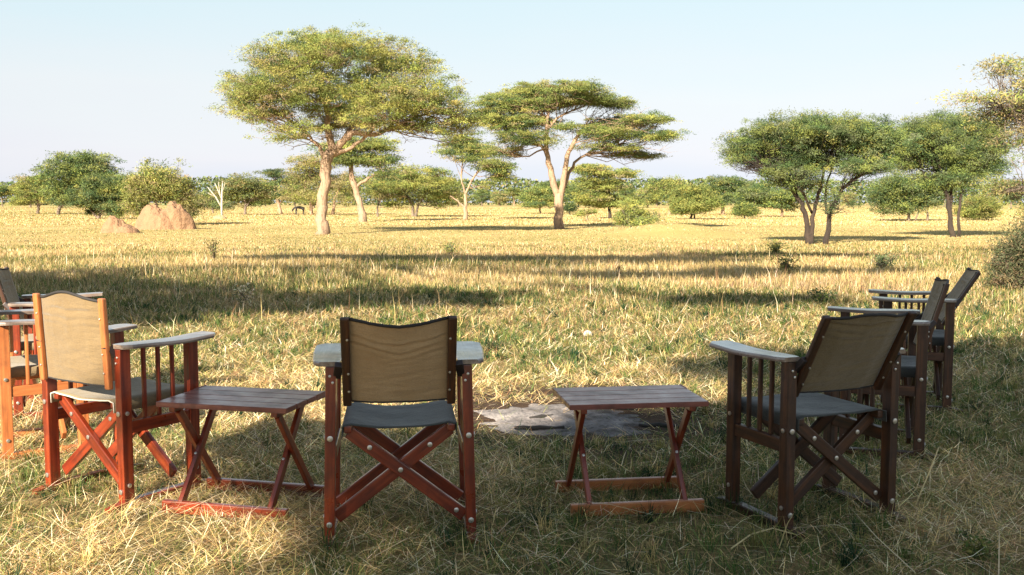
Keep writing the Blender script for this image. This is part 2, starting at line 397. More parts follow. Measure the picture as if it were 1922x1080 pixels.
# ------------------------------------------------------------------ fire ash
def ashes():
    cx, cy = .36, 6.05; rx, ry = .72, .58
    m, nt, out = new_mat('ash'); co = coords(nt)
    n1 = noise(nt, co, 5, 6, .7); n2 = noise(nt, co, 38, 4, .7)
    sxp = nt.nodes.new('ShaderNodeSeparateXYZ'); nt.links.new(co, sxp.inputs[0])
    am = nt.nodes.new('ShaderNodeMath'); am.operation = 'MULTIPLY_ADD'; am.inputs[1].default_value = -.20; nt.links.new(sxp.outputs[0], am.inputs[0]); nt.links.new(n1, am.inputs[2]); n1 = am.outputs[0]  # ash paler towards the left, sunlight on that side partly put into colour
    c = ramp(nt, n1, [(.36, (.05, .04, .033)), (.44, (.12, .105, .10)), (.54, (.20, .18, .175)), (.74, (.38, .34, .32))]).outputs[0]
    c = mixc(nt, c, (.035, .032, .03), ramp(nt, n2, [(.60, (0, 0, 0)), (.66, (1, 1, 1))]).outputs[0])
    b = N(nt, "ShaderNodeBsdfPrincipled", Roughness=.95); nt.links.new(c, b.inputs['Base Color'])
    nt.links.new(bump(nt, n2, 1, .02), b.inputs['Normal']); nt.links.new(b.outputs[0], out.inputs[0])
    nr, na = 44, 150; V = []; F = []
    for i in range(nr + 1):
        for k in range(na):
            a = 2 * math.pi * k / na
            wob = 1 + .55 * (float(fbm(math.cos(a) * 2.2 + 5, math.sin(a) * 2.2 + 5, 9)) - .5) * 2
            r = i / nr * wob; x = cx + rx * r * math.cos(a); y = cy + ry * r * math.sin(a)
            z = float(gz(x, y)) + .022 * (1 - (i / nr) ** 2) * (.4 + 1.4 * float(fbm(x * 7, y * 7, 21))) + .016 * (float(fbm(x * 22, y * 22, 25)) - .5) - .002 - .020 * (i / nr) ** 3 * (.3 + 1.4 * float(fbm(x * 5 + 3, y * 5, 23)))
            V.append((x - cx, y - cy, z))
    for i in range(nr):
        for k in range(na):
            a = i * na + k; b2 = i * na + (k + 1) % na; F.append((a, b2, b2 + na, a + na))
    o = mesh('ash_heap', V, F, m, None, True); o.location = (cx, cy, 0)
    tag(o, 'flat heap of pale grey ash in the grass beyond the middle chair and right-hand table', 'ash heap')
    char = simple('charcoal', (.025, .022, .02), .9, 0, .5, 30, .01)
    rr = random.Random(5)
    spots = [(-.2, -.28, .30, .3, 'long charred log lying along the near edge of the ash'), (.35, .33, .22, 2.8, 'charred stick lying at the far edge of the ash'),
             (-.18, .05, .17, .5, 'short charred stick in the middle of the ash'), (.5, -.22, .24, .1, 'charred log half under the right end of the ash')]
    for dx, dy, L, a, lab in spots:
        pts = []; rad = []
        for i in range(7):
            t = i / 6 - .5; pts.append((t * L, rr.uniform(-.01, .01), rr.uniform(-.004, .004))); rad.append(.010 * (1 - abs(t)) * rr.uniform(.8, 1.2) + .004)
        V, F = tube_geo(pts, rad, 9); p = mesh('charred_log', V, F, char, None, True)
        p.location = (cx + dx, cy + dy, float(gz(cx + dx, cy + dy)) + .022); p.rotation_euler = (0, .05, a)
        tag(p, lab, 'log', 'charred wood in the ash')
ashes()
# ------------------------------------------------------------------ ground
def ground():
    # rings get wider with distance, so the sheet is fine near the chairs and reaches the horizon
    ys = np.concatenate([np.arange(-40, 0, 2.0), np.arange(0, 14, .25), np.arange(14, 60, 1.0), np.geomspace(60, 4500, 60)])
    ts = np.concatenate([np.linspace(-1, -.12, 30), np.linspace(-.115, .115, 120), np.linspace(.12, 1, 30)])
    Y, T = np.meshgrid(ys, ts, indexing='ij')
    X = T * (60 + np.abs(Y) * 2.2)
    Z = gz(X, Y) * (Y < 300)
    V = np.stack([X, Y, Z], -1).reshape(-1, 3); a, b = Y.shape
    idx = np.arange(a * b).reshape(a, b)
    F = np.stack([idx[:-1, :-1], idx[:-1, 1:], idx[1:, 1:], idx[1:, :-1]], -1).reshape(-1, 4)
    m, nt, out = new_mat('dry_grassland')
    co = coords(nt); n1 = noise(nt, co, 1.3, 6, .65); n2 = noise(nt, co, 42, 5, .75); n3 = noise(nt, coords(nt, (.35, 1, 1)), .16, 6, .65)
    n4 = noise(nt, coords(nt, (.3, 1, 1)), .02, 5, .6)
    near = ramp(nt, n1, [(.35, (.05, .055, .022)), (.5, (.17, .13, .06)), (.68, (.32, .235, .11))]).outputs[0]
    near = mixc(nt, near, (.36, .28, .13), ramp(nt, n2, [(.46, (0, 0, 0)), (.62, (.85, .85, .85))]).outputs[0])
    far = ramp(nt, n3, [(.34, (.27, .235, .085)), (.5, (.41, .31, .13)), (.66, (.50, .37, .18))]).outputs[0]
    far = mixc(nt, far, (.33, .29, .10), ramp(nt, n4, [(.45, (0, 0, 0)), (.6, (.7, .7, .7))]).outputs[0])
    sx = nt.nodes.new("ShaderNodeSeparateXYZ"); nt.links.new(coords(nt), sx.inputs[0])
    mr = nt.nodes.new("ShaderNodeMapRange"); mr.inputs[1].default_value = 9; mr.inputs[2].default_value = 26
    nt.links.new(sx.outputs[1], mr.inputs[0])
    c = mixc(nt, near, far, mr.outputs[0])
    # burnt soil round the fire place
    vm = nt.nodes.new("ShaderNodeVectorMath"); vm.operation = 'DISTANCE'; nt.links.new(coords(nt), vm.inputs[0]); vm.inputs[1].default_value = (.45, 6.15, 0)
    ad = nt.nodes.new("ShaderNodeMath"); ad.operation = 'MULTIPLY_ADD'; ad.inputs[1].default_value = .9; nt.links.new(n1, ad.inputs[0]); nt.links.new(vm.outputs['Value'], ad.inputs[2])
    soil = ramp(nt, ad.outputs[0], [(0, (1, 1, 1)), (1, (1, 1, 1))]); soil.color_ramp.elements[0].position = .0
    mr2 = nt.nodes.new("ShaderNodeMapRange"); mr2.inputs[1].default_value = 1.35; mr2.inputs[2].default_value = 1.85; mr2.inputs[3].default_value = 1; mr2.inputs[4].default_value = 0
    nt.links.new(ad.outputs[0], mr2.inputs[0]); c = mixc(nt, c, (.075, .05, .035), mr2.outputs[0])
    b = N(nt, "ShaderNodeBsdfPrincipled", Roughness=.95); b.inputs['Specular IOR Level'].default_value = .1
    nt.links.new(c, b.inputs['Base Color']); nt.links.new(bump(nt, n2, .8, .03), b.inputs['Normal'])
    nt.links.new(b.outputs[0], out.inputs[0])
    o = fast_mesh('ground', V, F, None, m); tag(o, 'flat dry grassland reaching to the horizon', 'ground', None, 'structure')
ground()
# ------------------------------------------------------------------ grass
def blades(name, X, Y, hgt, wid, elev, curl, tint, label, z0=None, tipw=.0):
    n = len(X); az = RNG.uniform(0, 2 * math.pi, n)
    dx, dy = np.cos(az), np.sin(az)
    yaw = az + RNG.normal(math.pi / 2, .5, n); wx, wy = np.cos(yaw) * wid / 2, np.sin(yaw) * wid / 2
    Z = gz(X, Y) - .004 if z0 is None else z0
    ce, se = np.cos(elev), np.sin(elev); e2 = elev - curl
    mx, my, mz = X + dx * ce * hgt * .5, Y + dy * ce * hgt * .5, Z + se * hgt * .5
    tx = mx + dx * np.cos(e2) * hgt * .5; ty = my + dy * np.cos(e2) * hgt * .5; tz = mz + np.sin(e2) * hgt * .5
    tz = np.maximum(tz, gz(tx, ty) + .003)
    z = np.zeros(n)
    P = np.stack([np.stack([X - wx, Y - wy, Z], 1), np.stack([X + wx, Y + wy, Z], 1),
                  np.stack([mx + wx * .85, my + wy * .85, mz], 1), np.stack([mx - wx * .85, my - wy * .85, mz], 1), np.stack([tx, ty, tz], 1)], 1)
    b = (np.arange(n) * 5)[:, None]
    F4 = b + np.array([[0, 1, 2, 3]]); F3 = b + np.array([[3, 2, 4]])
    o = fast_mesh(name, P.reshape(-1, 3), F4, np.repeat(tint, 5, axis=0), M['blade'], None, F3)
    return tag(o, label, 'grass', None, 'stuff')
def scatter(d0, d1, dens, kmax=.60, pad=.6):
    """random ground points in the wedge the lens sees plus a margin; dens(d) per square metre"""
    out = []
    edges = np.geomspace(d0, d1, 40)
    for a, b in zip(edges[:-1], edges[1:]):
        hw = kmax * b + pad; n = int(dens((a + b) / 2) * (b - a) * 2 * hw)
        out.append(np.stack([RNG.uniform(-hw, hw, n), RNG.uniform(a, b, n)], 1))
    p = np.concatenate(out); return p[:, 0], p[:, 1]
def pit(x, y, k=1.0): return np.minimum(((x - .36) / (.78 * k)) ** 2 + ((y - 6.05) / (.66 * k)) ** 2, .35 + ((x - .42) / .85) ** 2 + ((y - 6.85) / .38) ** 2)
def palette(n, cols, wts, jit=.18):
    w = np.asarray(wts, float)
    if w.ndim == 1: idx = RNG.choice(len(cols), n, p=w / w.sum())
    else:
        w = w / w.sum(1, keepdims=True); r = RNG.random(n)[:, None]; idx = (r > np.cumsum(w, 1)).sum(1).clip(0, len(cols) - 1)
    c = np.array(cols)[idx]; return np.clip(c * (1 + RNG.normal(0, jit, (n, 1))) * (1 + RNG.normal(0, .05, (n, 3))), .005, .95)
STRAW, PALE, BROWN, GREEN, DGREEN, OLIVE, GOLD = (.55, .41, .19), (.73, .62, .42), (.25, .145, .075), (.10, .145, .04), (.028, .066, .03), (.25, .235, .075), (.50, .375, .175)
PINK = (.40, .27, .17)
def grass():
    pxw = lambda d: d / 1012.0
    def green(x, y):  # 0..1, how green the sward is
        g = fbm(x * .9, y * .9, 31) * .6 + fbm(x * .25, y * .2, 41) * .4
        g = g - .09 * np.exp(-(((x + 2.4) / 1.8) ** 2 + ((y - 4) / 2.6) ** 2)) - .07 * np.exp(-(((x + 1) / 1.6) ** 2 + ((y - 8) / 1.3) ** 2)) + .03 * (x > 0)  # drier on the left, where sunlit brightness is put into the grass colour
        return np.clip((g - .40) * 6, 0, 1)
    # 1 flattened straw
    x, y = scatter(1.9, 15, lambda d: min(6200, 6200 * (4.6 / d) ** 1.7)); k = (pit(x, y) > .35 + .75 * RNG.random(len(x))) | (RNG.random(len(x)) < .10)
    k &= (fbm(x * 1.1, y * 1.1, 123) > .36) | (RNG.random(len(x)) < .3)
    x, y = x[k], y[k]; g = green(x, y); kk = RNG.random(len(x)) < (1 - .45 * g); x, y, g = x[kk], y[kk], g[kk]; n = len(x)
    w = np.stack([1.0 - .3 * g, .55 * np.ones(n), .55 + .2 * g, .2 + .9 * g, .05 + .3 * g, .3 + .3 * g], 1)
    blades('straw_litter', x, y, RNG.uniform(.05, .17, n), np.maximum(.0026, .62 * pxw(y)) * RNG.uniform(.6, 1.2, n), RNG.uniform(0, .55, n), RNG.normal(.15, .3, n),
           palette(n, [STRAW, PALE, BROWN, GREEN, DGREEN, OLIVE], w, .25) * (1.62 - .42 * np.clip((y - 8.5) / 3, 0, 1))[:, None] * np.stack([np.ones(n), 1 - .05 * np.clip((y - 8.5) / 3, 0, 1), 1 - .08 * np.clip((y - 8.5) / 3, 0, 1)], 1), 'flattened straw and cut grass covering the clearing', z0=gz(x, y) + RNG.uniform(-.003, .025, n))
    # 2 upright short green blades in tufts
    x, y = scatter(1.9, 16, lambda d: min(5200, 5200 * (4.2 / d) ** 1.7)); g = green(x, y); k = (RNG.random(len(x)) < (g * .95 + .08) * np.clip((fbm(x * 6, y * 6, 77) - .3) * 4, .15, 1)) & (pit(x, y) > .6 + .5 * RNG.random(len(x)))
    x, y, g = x[k], y[k], g[k]; n = len(x)
    w = np.stack([.35 * np.ones(n), .15 * np.ones(n), .2 * np.ones(n), .9 + g, .5 + .8 * g, .6 * np.ones(n)], 1)
    hh = RNG.uniform(.025, .075, n) * (1 + .8 * np.clip((y - 7) / 6, 0, 1)) * (.6 + .9 * fbm(x * 3, y * 3, 8))
    blades('short_grass', x, y, hh, np.maximum(.0028, .65 * pxw(y)) * RNG.uniform(.6, 1.2, n), RNG.uniform(.7, 1.5, n), RNG.normal(.4, .4, n),
           palette(n, [STRAW, PALE, BROWN, GREEN, DGREEN, OLIVE], w, .25) * 1.25, 'short green grass growing through the straw')
    # 2b rooted tufts: blades fanning out of one crown
    tx, ty = scatter(2.0, 15, lambda d: min(34, 34 * (5 / d) ** .9)); g = green(tx, ty); k = (RNG.random(len(tx)) < .25 + .75 * g) & (pit(tx, ty) > .9); tx, ty = tx[k], ty[k]; m = 26
    x = np.repeat(tx, m) + RNG.normal(0, .014, len(tx) * m); y = np.repeat(ty, m) + RNG.normal(0, .014, len(tx) * m); n = len(x)
    big = np.repeat(RNG.uniform(.6, 1.5, len(tx)), m); ct = np.repeat(palette(len(tx), [GREEN, DGREEN, OLIVE, STRAW], [.42, .38, .22, .16]), m, axis=0)
    blades('grass_tufts', x, y, RNG.uniform(.05, .12, n) * big, np.maximum(.0032, .7 * pxw(y)), RNG.uniform(.75, 1.45, n), RNG.normal(.7, .35, n),
           np.clip(ct * (1 + RNG.normal(0, .2, (n, 1))), .01, .9), 'rooted green tufts dotted over the trampled clearing')
    # 3 long loose stalks
    x, y = scatter(2.0, 12, lambda d: min(46, 46 * (4 / d) ** 1.2)); k = pit(x, y) > .9; x, y = x[k], y[k]; n = len(x)
    blades('fallen_stalks', x, y, RNG.uniform(.16, .42, n), RNG.uniform(.003, .005, n) * np.maximum(1, y / 6), RNG.uniform(.02, .4, n), RNG.normal(.12, .2, n),
           palette(n, [PALE, STRAW, BROWN], [.7, .5, .15]), 'long loose straw stalks lying on the trampled grass', z0=gz(x, y) + RNG.uniform(.01, .04, n))
    # 4 taller grass of the plain, getting taller beyond the clearing
    x, y = scatter(8.6, 60, lambda d: 1500 * (10 / d) ** 1.7, .56, 1.5); g = fbm(x * .35, y * .28, 51); g2 = fbm(x * 1.6, y * 1.2, 61)
    edge = 9.6 + 3.2 * (fbm(x * .3, x * 0 + 2, 71) - .3); t = np.clip((y - edge) / 6, 0, 1)
    k = (RNG.random(len(x)) < (.12 + .88 * t) * (.35 + 1.1 * g2)); x, y, g, g2, t = x[k], y[k], g[k], g2[k], t[k]; n = len(x)
    pk = np.clip((fbm(x * .22, y * .3, 57) - .5) * 6, 0, 1) * np.clip((32 - y) / 10, 0, 1)
    gr = np.clip((g - .43) * 6 + .9 * np.exp(-(((x + 5.5) / 4.5) ** 2 + ((y - 13.5) / 3) ** 2)) + .6 * np.exp(-(((x + 1) / 6) ** 2 + ((y - 26) / 1.8) ** 2)), 0, 1) * np.clip((36 - y) / 12, .30, 1); gr = np.maximum(gr, .75 * np.clip(1 - (y - 10) / 4.5, 0, 1) * (g2 > .4))
    nb_ = np.clip((y - 12) / 10, 0, 1)
    w = np.stack([.9 - .3 * gr, .35 - .1 * gr - .15 * nb_, .30 + .15 * gr - .2 * nb_, .05 + 1.0 * gr, .02 + .55 * gr, .15 + .6 * gr, .7 - .5 * gr, 1.6 * pk * (1 - .5 * gr)], 1).clip(.01)
    hh = (.06 + .15 * t) * (1 - .78 * np.clip((y - 13) / 22, 0, 1)) * RNG.uniform(.5, 1.25, n) * (.55 + .8 * g2)
    blades('tall_grass', x, y, hh, .5 * pxw(y) * RNG.uniform(.6, 1.25, n), RNG.uniform(.5, 1.5, n), RNG.normal(.5, .4, n),
           palette(n, [STRAW, PALE, BROWN, GREEN, DGREEN, OLIVE, GOLD, PINK], w, .10) * (.78 + .44 * fbm(x * .5, y * .4, 87))[:, None], 'tall blond and green grass of the plain beyond the clearing')
    # 5 far grass
    x, y = scatter(58, 260, lambda d: 60 * (60 / d) ** 1.9, .56, 4); g = fbm(x * .08, y * .06, 81); n = len(x)
    gr = np.clip((g - .5) * 5, 0, 1)
    w = np.stack([.8 * np.ones(n), .3 + 0 * g, .1 + 0 * g, .1 + .4 * gr, .4 + .8 * gr, .9 - .3 * gr], 1)
    blades('distant_grass', x, y, RNG.uniform(.04, .11, n), .9 * pxw(y) * RNG.uniform(.6, 1.2, n), RNG.uniform(1.1, 1.55, n), RNG.normal(.3, .2, n),
           palette(n, [STRAW, PALE, BROWN, GREEN, OLIVE, GOLD], w, .07), 'sunlit golden grass of the open plain among the distant trees')
    # seed heads and stems standing out of the tall grass
    x, y = scatter(10, 26, lambda d: 4 * (12 / d) ** 1.4, .56, 1); k = fbm(x * .6, y * .5, 91) > .45; x, y = x[k], y[k]; n = len(x)
    blades('seed_stems', x, y, RNG.uniform(.22, .42, n), .6 * pxw(y) * np.ones(n), RNG.uniform(1.2, 1.56, n), RNG.normal(.25, .25, n),
           palette(n, [PALE, BROWN, STRAW], [.5, .5, .4]), 'tall dry seed stems standing above the grass of the plain')
grass()
# ------------------------------------------------------------------ trees
def rand_unit(n):
    v = RNG.normal(size=(n, 3)); return v / np.linalg.norm(v, axis=1, keepdims=True)
def leaf_mesh(name, C, ln, wd, tint, parent, flat=.5, mat='leaf', direction=None):
    n = len(C); nrm = rand_unit(n); nrm[:, 2] = np.abs(nrm[:, 2]) + flat; nrm /= np.linalg.norm(nrm, axis=1, keepdims=True)
    u = rand_unit(n) if direction is None else direction + .55 * rand_unit(n)
    u -= nrm * (u * nrm).sum(1, keepdims=True); u /= np.linalg.norm(u, axis=1, keepdims=True); v = np.cross(nrm, u)
    ln = np.asarray(ln).reshape(-1, 1); wd = np.asarray(wd).reshape(-1, 1)
    P = np.stack([C - u * ln, C + v * wd, C + u * ln, C - v * wd], 1).reshape(-1, 3)
    F = (np.arange(n) * 4)[:, None] + np.array([[0, 1, 2, 3]])
    return fast_mesh(name, P, F, np.repeat(tint, 4, axis=0), M[mat], parent)
YG, MG, DG, BG, GG = (.30, .30, .085), (.175, .21, .062), (.07, .11, .045), (.28, .235, .115), (.14, .17, .085)
def grow(root, pads, skel, d, cols, n_leaf, leaf, barkm, clump=.35, twig=1.0, trunk_name='trunk', clump_n=55, flat=.28, hollow=.5, fan=2):
    """pads: list of (centre Vector, (rx, ry, rz), density) in metres local to root; skel: list of (points, radii)"""
    V, F = [], []
    nodes = []
    for pts, rad in skel:
        # resample with a little crookedness
        q = []; rr_ = []
        for i in range(len(pts) - 1):
            for s in range(4):
                t = s / 4; p = Vector(pts[i]).lerp(Vector(pts[i + 1]), t)
                if 0 < s: p += Vector([random.gauss(0, .012 + .12 * rad[i]) for _ in range(3)])
                q.append(p); rr_.append((rad[i] * (1 - t) + rad[i + 1] * t) * random.uniform(.93, 1.07))
        q.append(Vector(pts[-1])); rr_.append(rad[-1]); tube_geo(q, rr_, 10, V, F)
        nodes += [(p, r) for p, r in zip(q, rr_)]
    zmin = min(p.z for p, r in nodes); zmax = max(p.z for p, r in nodes)
    nodes = [(p, r) for p, r in nodes if p.z > zmin + .25 * (zmax - zmin)] or nodes
    tot = sum(r[0] * r[2] * dn for c, r, dn in pads); Cs, Ts, Ds = [], [], []
    for c, (rx, ry, rz), dn in pads:
        c = Vector(c); nb = max(2, int(round(n_leaf * rx * rz * dn / tot / clump_n)))
        u = rand_unit(nb); r = RNG.random(nb) ** (1 / 3 if hollow < .4 else .42); u[:, 2] = u[:, 2] * .85 + .12
        r = np.where(RNG.random(nb) < .13, RNG.uniform(1.08, 1.38, nb), r)
        cc = u * r[:, None] * np.array([rx, ry, rz]) + np.array(c)
        # limb from the closest sensible point of the skeleton
        best = min(nodes, key=lambda nr: (nr[0] - c).length + (1.2 * max(0, nr[0].z - c.z)))
        p0, r0 = best; end = c + Vector((0, 0, -rz * .35)); L = (end - p0).length
        rs = min(r0 * .6, max(.018 * L ** .8, .02)) * twig
        mid = p0.lerp(end, .5) + Vector((random.gauss(0, .07 * L), random.gauss(0, .07 * L), -.10 * L + random.gauss(0, .04 * L)))
        pts = []
        for s in range(7):
            t = s / 6; p = p0 * (1 - t) ** 2 + mid * 2 * t * (1 - t) + end * t * t
            if 0 < s < 6: p += Vector([random.gauss(0, .025 * L) for _ in range(3)])
            pts.append(p)
        tube_geo(pts, [rs * (1 - .6 * s / 6) for s in range(7)], 6, V, F)
        # twigs out to clumps
        ntw = min(nb, int(26 * twig)); sel = RNG.choice(nb, ntw, replace=False)
        for k in sel:
            e = Vector(cc[k]); st = pts[random.choice((3, 4, 5, 6))]; l = (e - st).length
            m_ = st.lerp(e, .55) + Vector((random.gauss(0, .1 * l), random.gauss(0, .1 * l), random.gauss(0, .08 * l)))
            tube_geo([st, m_, e], [rs * .34, rs * .22, rs * .08], 4, V, F)
        for k in range(fan):
            e = Vector(cc[random.randrange(nb)]); e.z -= rz * random.uniform(.1, .7); near = sorted(nodes, key=lambda q: (q[0] - e).length)[random.randrange(min(len(nodes), 7))]; st = near[0]; l = (e - st).length
            rb = min(near[1] * .4, .008 * l + .008)
            m1 = st.lerp(e, .35) + Vector([random.gauss(0, .06 * l) for _ in range(3)]); m2 = st.lerp(e, .7) + Vector([random.gauss(0, .06 * l) for _ in range(3)])
            tube_geo([st, m1, m2, e], [rb, rb * .75, rb * .5, rb * .2], 5, V, F)
            for _ in range(3):
                l2 = min(l, 1.6 * max(rx, rz)); e2 = m2 + Vector((random.uniform(-.4, .4) * l2, random.uniform(-.4, .4) * l2, random.uniform(-.12, .16) * l2)); tube_geo([m2, m2.lerp(e2, .5) + Vector((0, 0, random.gauss(0, .05 * l))), e2], [rb * .4, rb * .3, rb * .12], 4, V, F)
        tone = RNG.normal(0, .10)
        for k in range(nb):
            m = max(6, int(clump_n * RNG.uniform(.5, 1.5))); s = clump * RNG.uniform(.6, 1.35)
            L_ = RNG.normal(size=(m, 3)) * np.array([s, s, s * flat]) * .55
            L_[:, 2] -= .12 * (L_[:, 0] ** 2 + L_[:, 1] ** 2) / s
            Cs.append(cc[k] + L_); base = palette(1, cols[0], cols[1], .0)[0] * (1 + tone + RNG.normal(0, .10))
            Ts.append(np.clip(base * (1 + RNG.normal(0, .09, (m, 1))), .004, .9)); dd = np.array(cc[k]) - np.array(c) ; dd = dd / (np.linalg.norm(dd) + 1e-6)
            Ds.append(np.repeat(dd[None, :] * .5, m, 0) + L_ / s * .5)
    tr = mesh(trunk_name, V, F, M[barkm], root, True)
    C = np.concatenate(Cs); T = np.concatenate(Ts); D = np.concatenate(Ds)
    cr = leaf_mesh('crown', C, leaf * RNG.uniform(.6, 1.3, len(C)), leaf * .22 * RNG.uniform(.7, 1.3, len(C)), T, root, -.1, 'leaf', D)
    return root
def px_tree(name, label, cat, base, pads, stems, cols, n_leaf, leaf, barkm, group=None, d=None, depth=.8, offd=.35, **kw):
    """pads (px, py, rx, ry[, depth offset m][, density]) and stems [(px,py,diameter px), ...] measured on the photo are turned into metres at the tree's distance"""
    d = d or depth_of(base[1]); sc = d / FPX
    b = world_at(base[0], base[1], d); gb = Vector((b.x, d, float(gz(b.x, d)) if d < 300 else 0))
    root = empty(name, gb, 0, label, cat, group)
    P = []; allr = max(p[2] for p in pads) * sc
    x0 = min(p[0] - p[2] for p in pads); x1 = max(p[0] + p[2] for p in pads); xc = (x0 + x1) / 2; hw = (x1 - x0) / 2
    for p in pads:
        w = world_at(p[0], p[1], d); rx, rz = p[2] * sc, p[3] * sc
        room = hw * sc * math.sqrt(max(.05, 1 - ((p[0] - xc) / hw) ** 2))
        dn = p[5] if len(p) > 5 else 1
        if len(p) > 4 and p[4] is not None: offs = [p[4]]
        else: offs = [random.uniform(-1, 1) * room * offd]
        for of in offs: P.append((Vector((w.x, w.y + of, w.z)) - gb, (rx, max(rx * depth, rz * 1.1), rz), dn))
    S = []
    for st in stems:
        pts = []; rad = []
        for i, s in enumerate(st):
            w = world_at(s[0], s[1], d) - gb; w.y += (s[3] if len(s) > 3 else 0); 
            if i == 0 and s[1] >= base[1] - 6: w.z = -.1
            pts.append(w); rad.append(s[2] * sc / 2)
        if pts[0].z < 0: rad[0] *= 1.25
        S.append((pts, rad))
    return grow(root, P, S, d, cols, n_leaf, leaf, barkm, **kw)
YEL = ([YG, MG, BG, DG], [.42, .40, .09, .09]); MID = ([MG, YG, DG, BG], [.52, .20, .25, .05]); DRK = ([MG, DG, GG, YG], [.36, .45, .2, .06])
GRY = ([GG, MG, BG, YG], [.4, .25, .25, .15]); BRN = ([BG, YG, MG], [.5, .35, .2])
px_tree('acacia_tree', 'tallest acacia, with a thick pale trunk and wide yellow-green crown, left of the middle', 'tree', (605, 440),
        [(478, 168, 60, 32), (540, 122, 62, 42), (598, 92, 66, 36), (660, 112, 80, 40), (738, 118, 72, 36, None, .8), (786, 130, 42, 30, None, .5), (562, 178, 92, 44), (660, 180, 110, 52),
         (762, 190, 84, 48), (498, 212, 66, 28, None, .7), (556, 250, 60, 26, None, .45), (835, 200, 60, 34, None, .7), (868, 232, 46, 30, None, .8), (620, 226, 80, 32, None, .8), (706, 226, 66, 28, None, .8), (796, 240, 54, 22, None, .6), (588, 62, 32, 16, None, .4), (450, 190, 34, 24), (505, 120, 32, 16, None, .4), (720, 84, 60, 12, None, .3)],
        [[(604, 442, 22), (604, 400, 20), (605, 368, 20), (612, 315, 20), (622, 285, 21)], [(622, 286, 16), (617, 250, 13), (617, 221, 10), (600, 170, 6), (590, 110, 3)],
         [(622, 290, 18), (645, 265, 14), (660, 250, 11), (703, 253, 9), (746, 237, 7), (800, 215, 4)], [(628, 292, 8), (655, 280, 7), (679, 265, 6), (700, 245, 4)],
         [(612, 305, 9), (600, 275, 7), (575, 250, 5), (530, 215, 3)], [(645, 265, 9), (662, 225, 7, .8), (680, 170, 5, 1.2), (700, 120, 3, 1.4)]],
        YEL, 190000, .052, 'bark_pale', clump=.31, clump_n=88, flat=.42, fan=14, twig=1.3)
px_tree('umbrella_tree', 'umbrella acacia with a forked pale trunk and layered flat crown, in the middle', 'tree', (1050, 431),
        [(999, 168, 56, 17), (1075, 173, 52, 14), (1160, 191, 36, 12), (938, 195, 40, 20), (1014, 192, 76, 20), (1105, 188, 62, 14), (960, 228, 58, 26), (985, 262, 62, 17, None, .7), (948, 284, 42, 13, None, .5),
         (1167, 232, 62, 16), (1208, 226, 42, 11), (1230, 256, 48, 12), (1136, 252, 58, 15), (1140, 277, 66, 10, None, .5), (1222, 292, 34, 9, None, .5), (1172, 288, 50, 9, None, .5), (1060, 238, 24, 7), (1015, 225, 40, 12, None, .6), (905, 215, 28, 14)],
        [[(1051, 432, 17), (1050, 400, 16), (1049, 364, 17)], [(1046, 368, 13), (1035, 328, 11), (1025, 284, 9), (1026, 246, 7), (1030, 205, 4)],
         [(1053, 368, 12), (1060, 325, 10), (1064, 295, 9), (1080, 262, 7), (1100, 235, 4)], [(1024, 283, 6), (1010, 270, 5), (985, 258, 3)], [(1056, 360, 8), (1068, 325, 7, .5), (1085, 300, 5, .8), (1115, 280, 4, 1), (1165, 270, 3, 1)],
         [(1026, 246, 5), (1045, 222, 4), (1080, 205, 3)]],
        MID, 165000, .054, 'bark_pale', clump=.34, clump_n=80, flat=.24, fan=12, twig=1.3)
px_tree('thorn_tree', 'dome-crowned thorn tree on dark splayed stems, right of the middle', 'tree', (1524, 459),
        [(1520, 248, 110, 32), (1440, 270, 66, 26), (1592, 258, 76, 34), (1396, 288, 38, 16, None, .7), (1520, 292, 108, 32), (1640, 272, 52, 34), (1470, 325, 52, 18, None, .6), (1600, 315, 56, 20, None, .6), (1500, 345, 50, 20, None, .4), (1560, 385, 24, 22, None, .12), (1380, 300, 20, 10, None, .5), (1635, 310, 30, 10, None, .4)],
        [[(1519, 458, 11), (1515, 420, 10), (1507, 384, 8), (1482, 347, 6), (1440, 310, 3)], [(1523, 458, 9), (1524, 410, 8), (1534, 375, 7), (1545, 330, 5), (1550, 280, 3)],
         [(1544, 460, 9, -.3), (1551, 402, 8, -.3), (1576, 356, 6, -.2), (1615, 325, 4), (1640, 300, 3)], [(1513, 400, 6), (1500, 360, 5, .4), (1495, 310, 3, .7)], [(1524, 400, 5), (1500, 362, 4, -.4), (1460, 330, 3, -.5)], [(1551, 402, 5), (1558, 350, 4, .4), (1575, 300, 3, .5)]],
        DRK, 170000, .040, 'bark_dark', clump=.22, clump_n=80, flat=.5, fan=26, twig=1.3)
px_tree('thorn_tree', 'thorn tree with a ragged round green crown, second from the right edge', 'tree', (1793, 446),
        [(1718, 256, 50, 32), (1800, 240, 78, 30), (1858, 258, 40, 36), (1708, 295, 46, 28), (1790, 292, 84, 36), (1850, 312, 46, 26), (1800, 335, 56, 22, None, .7), (1760, 340, 36, 16, None, .6), (1885, 280, 20, 14, None, .4)],
        [[(1789, 447, 10), (1784, 410, 9), (1776, 362, 7), (1760, 320, 4)], [(1798, 447, 5), (1799, 400, 5), (1806, 350, 4), (1830, 300, 3)], [(1783, 400, 7), (1795, 350, 5, .4), (1800, 290, 3, .6)]],
        DRK, 135000, .045, 'bark_dark', clump=.28, clump_n=80, flat=.5, fan=16, twig=1.3)
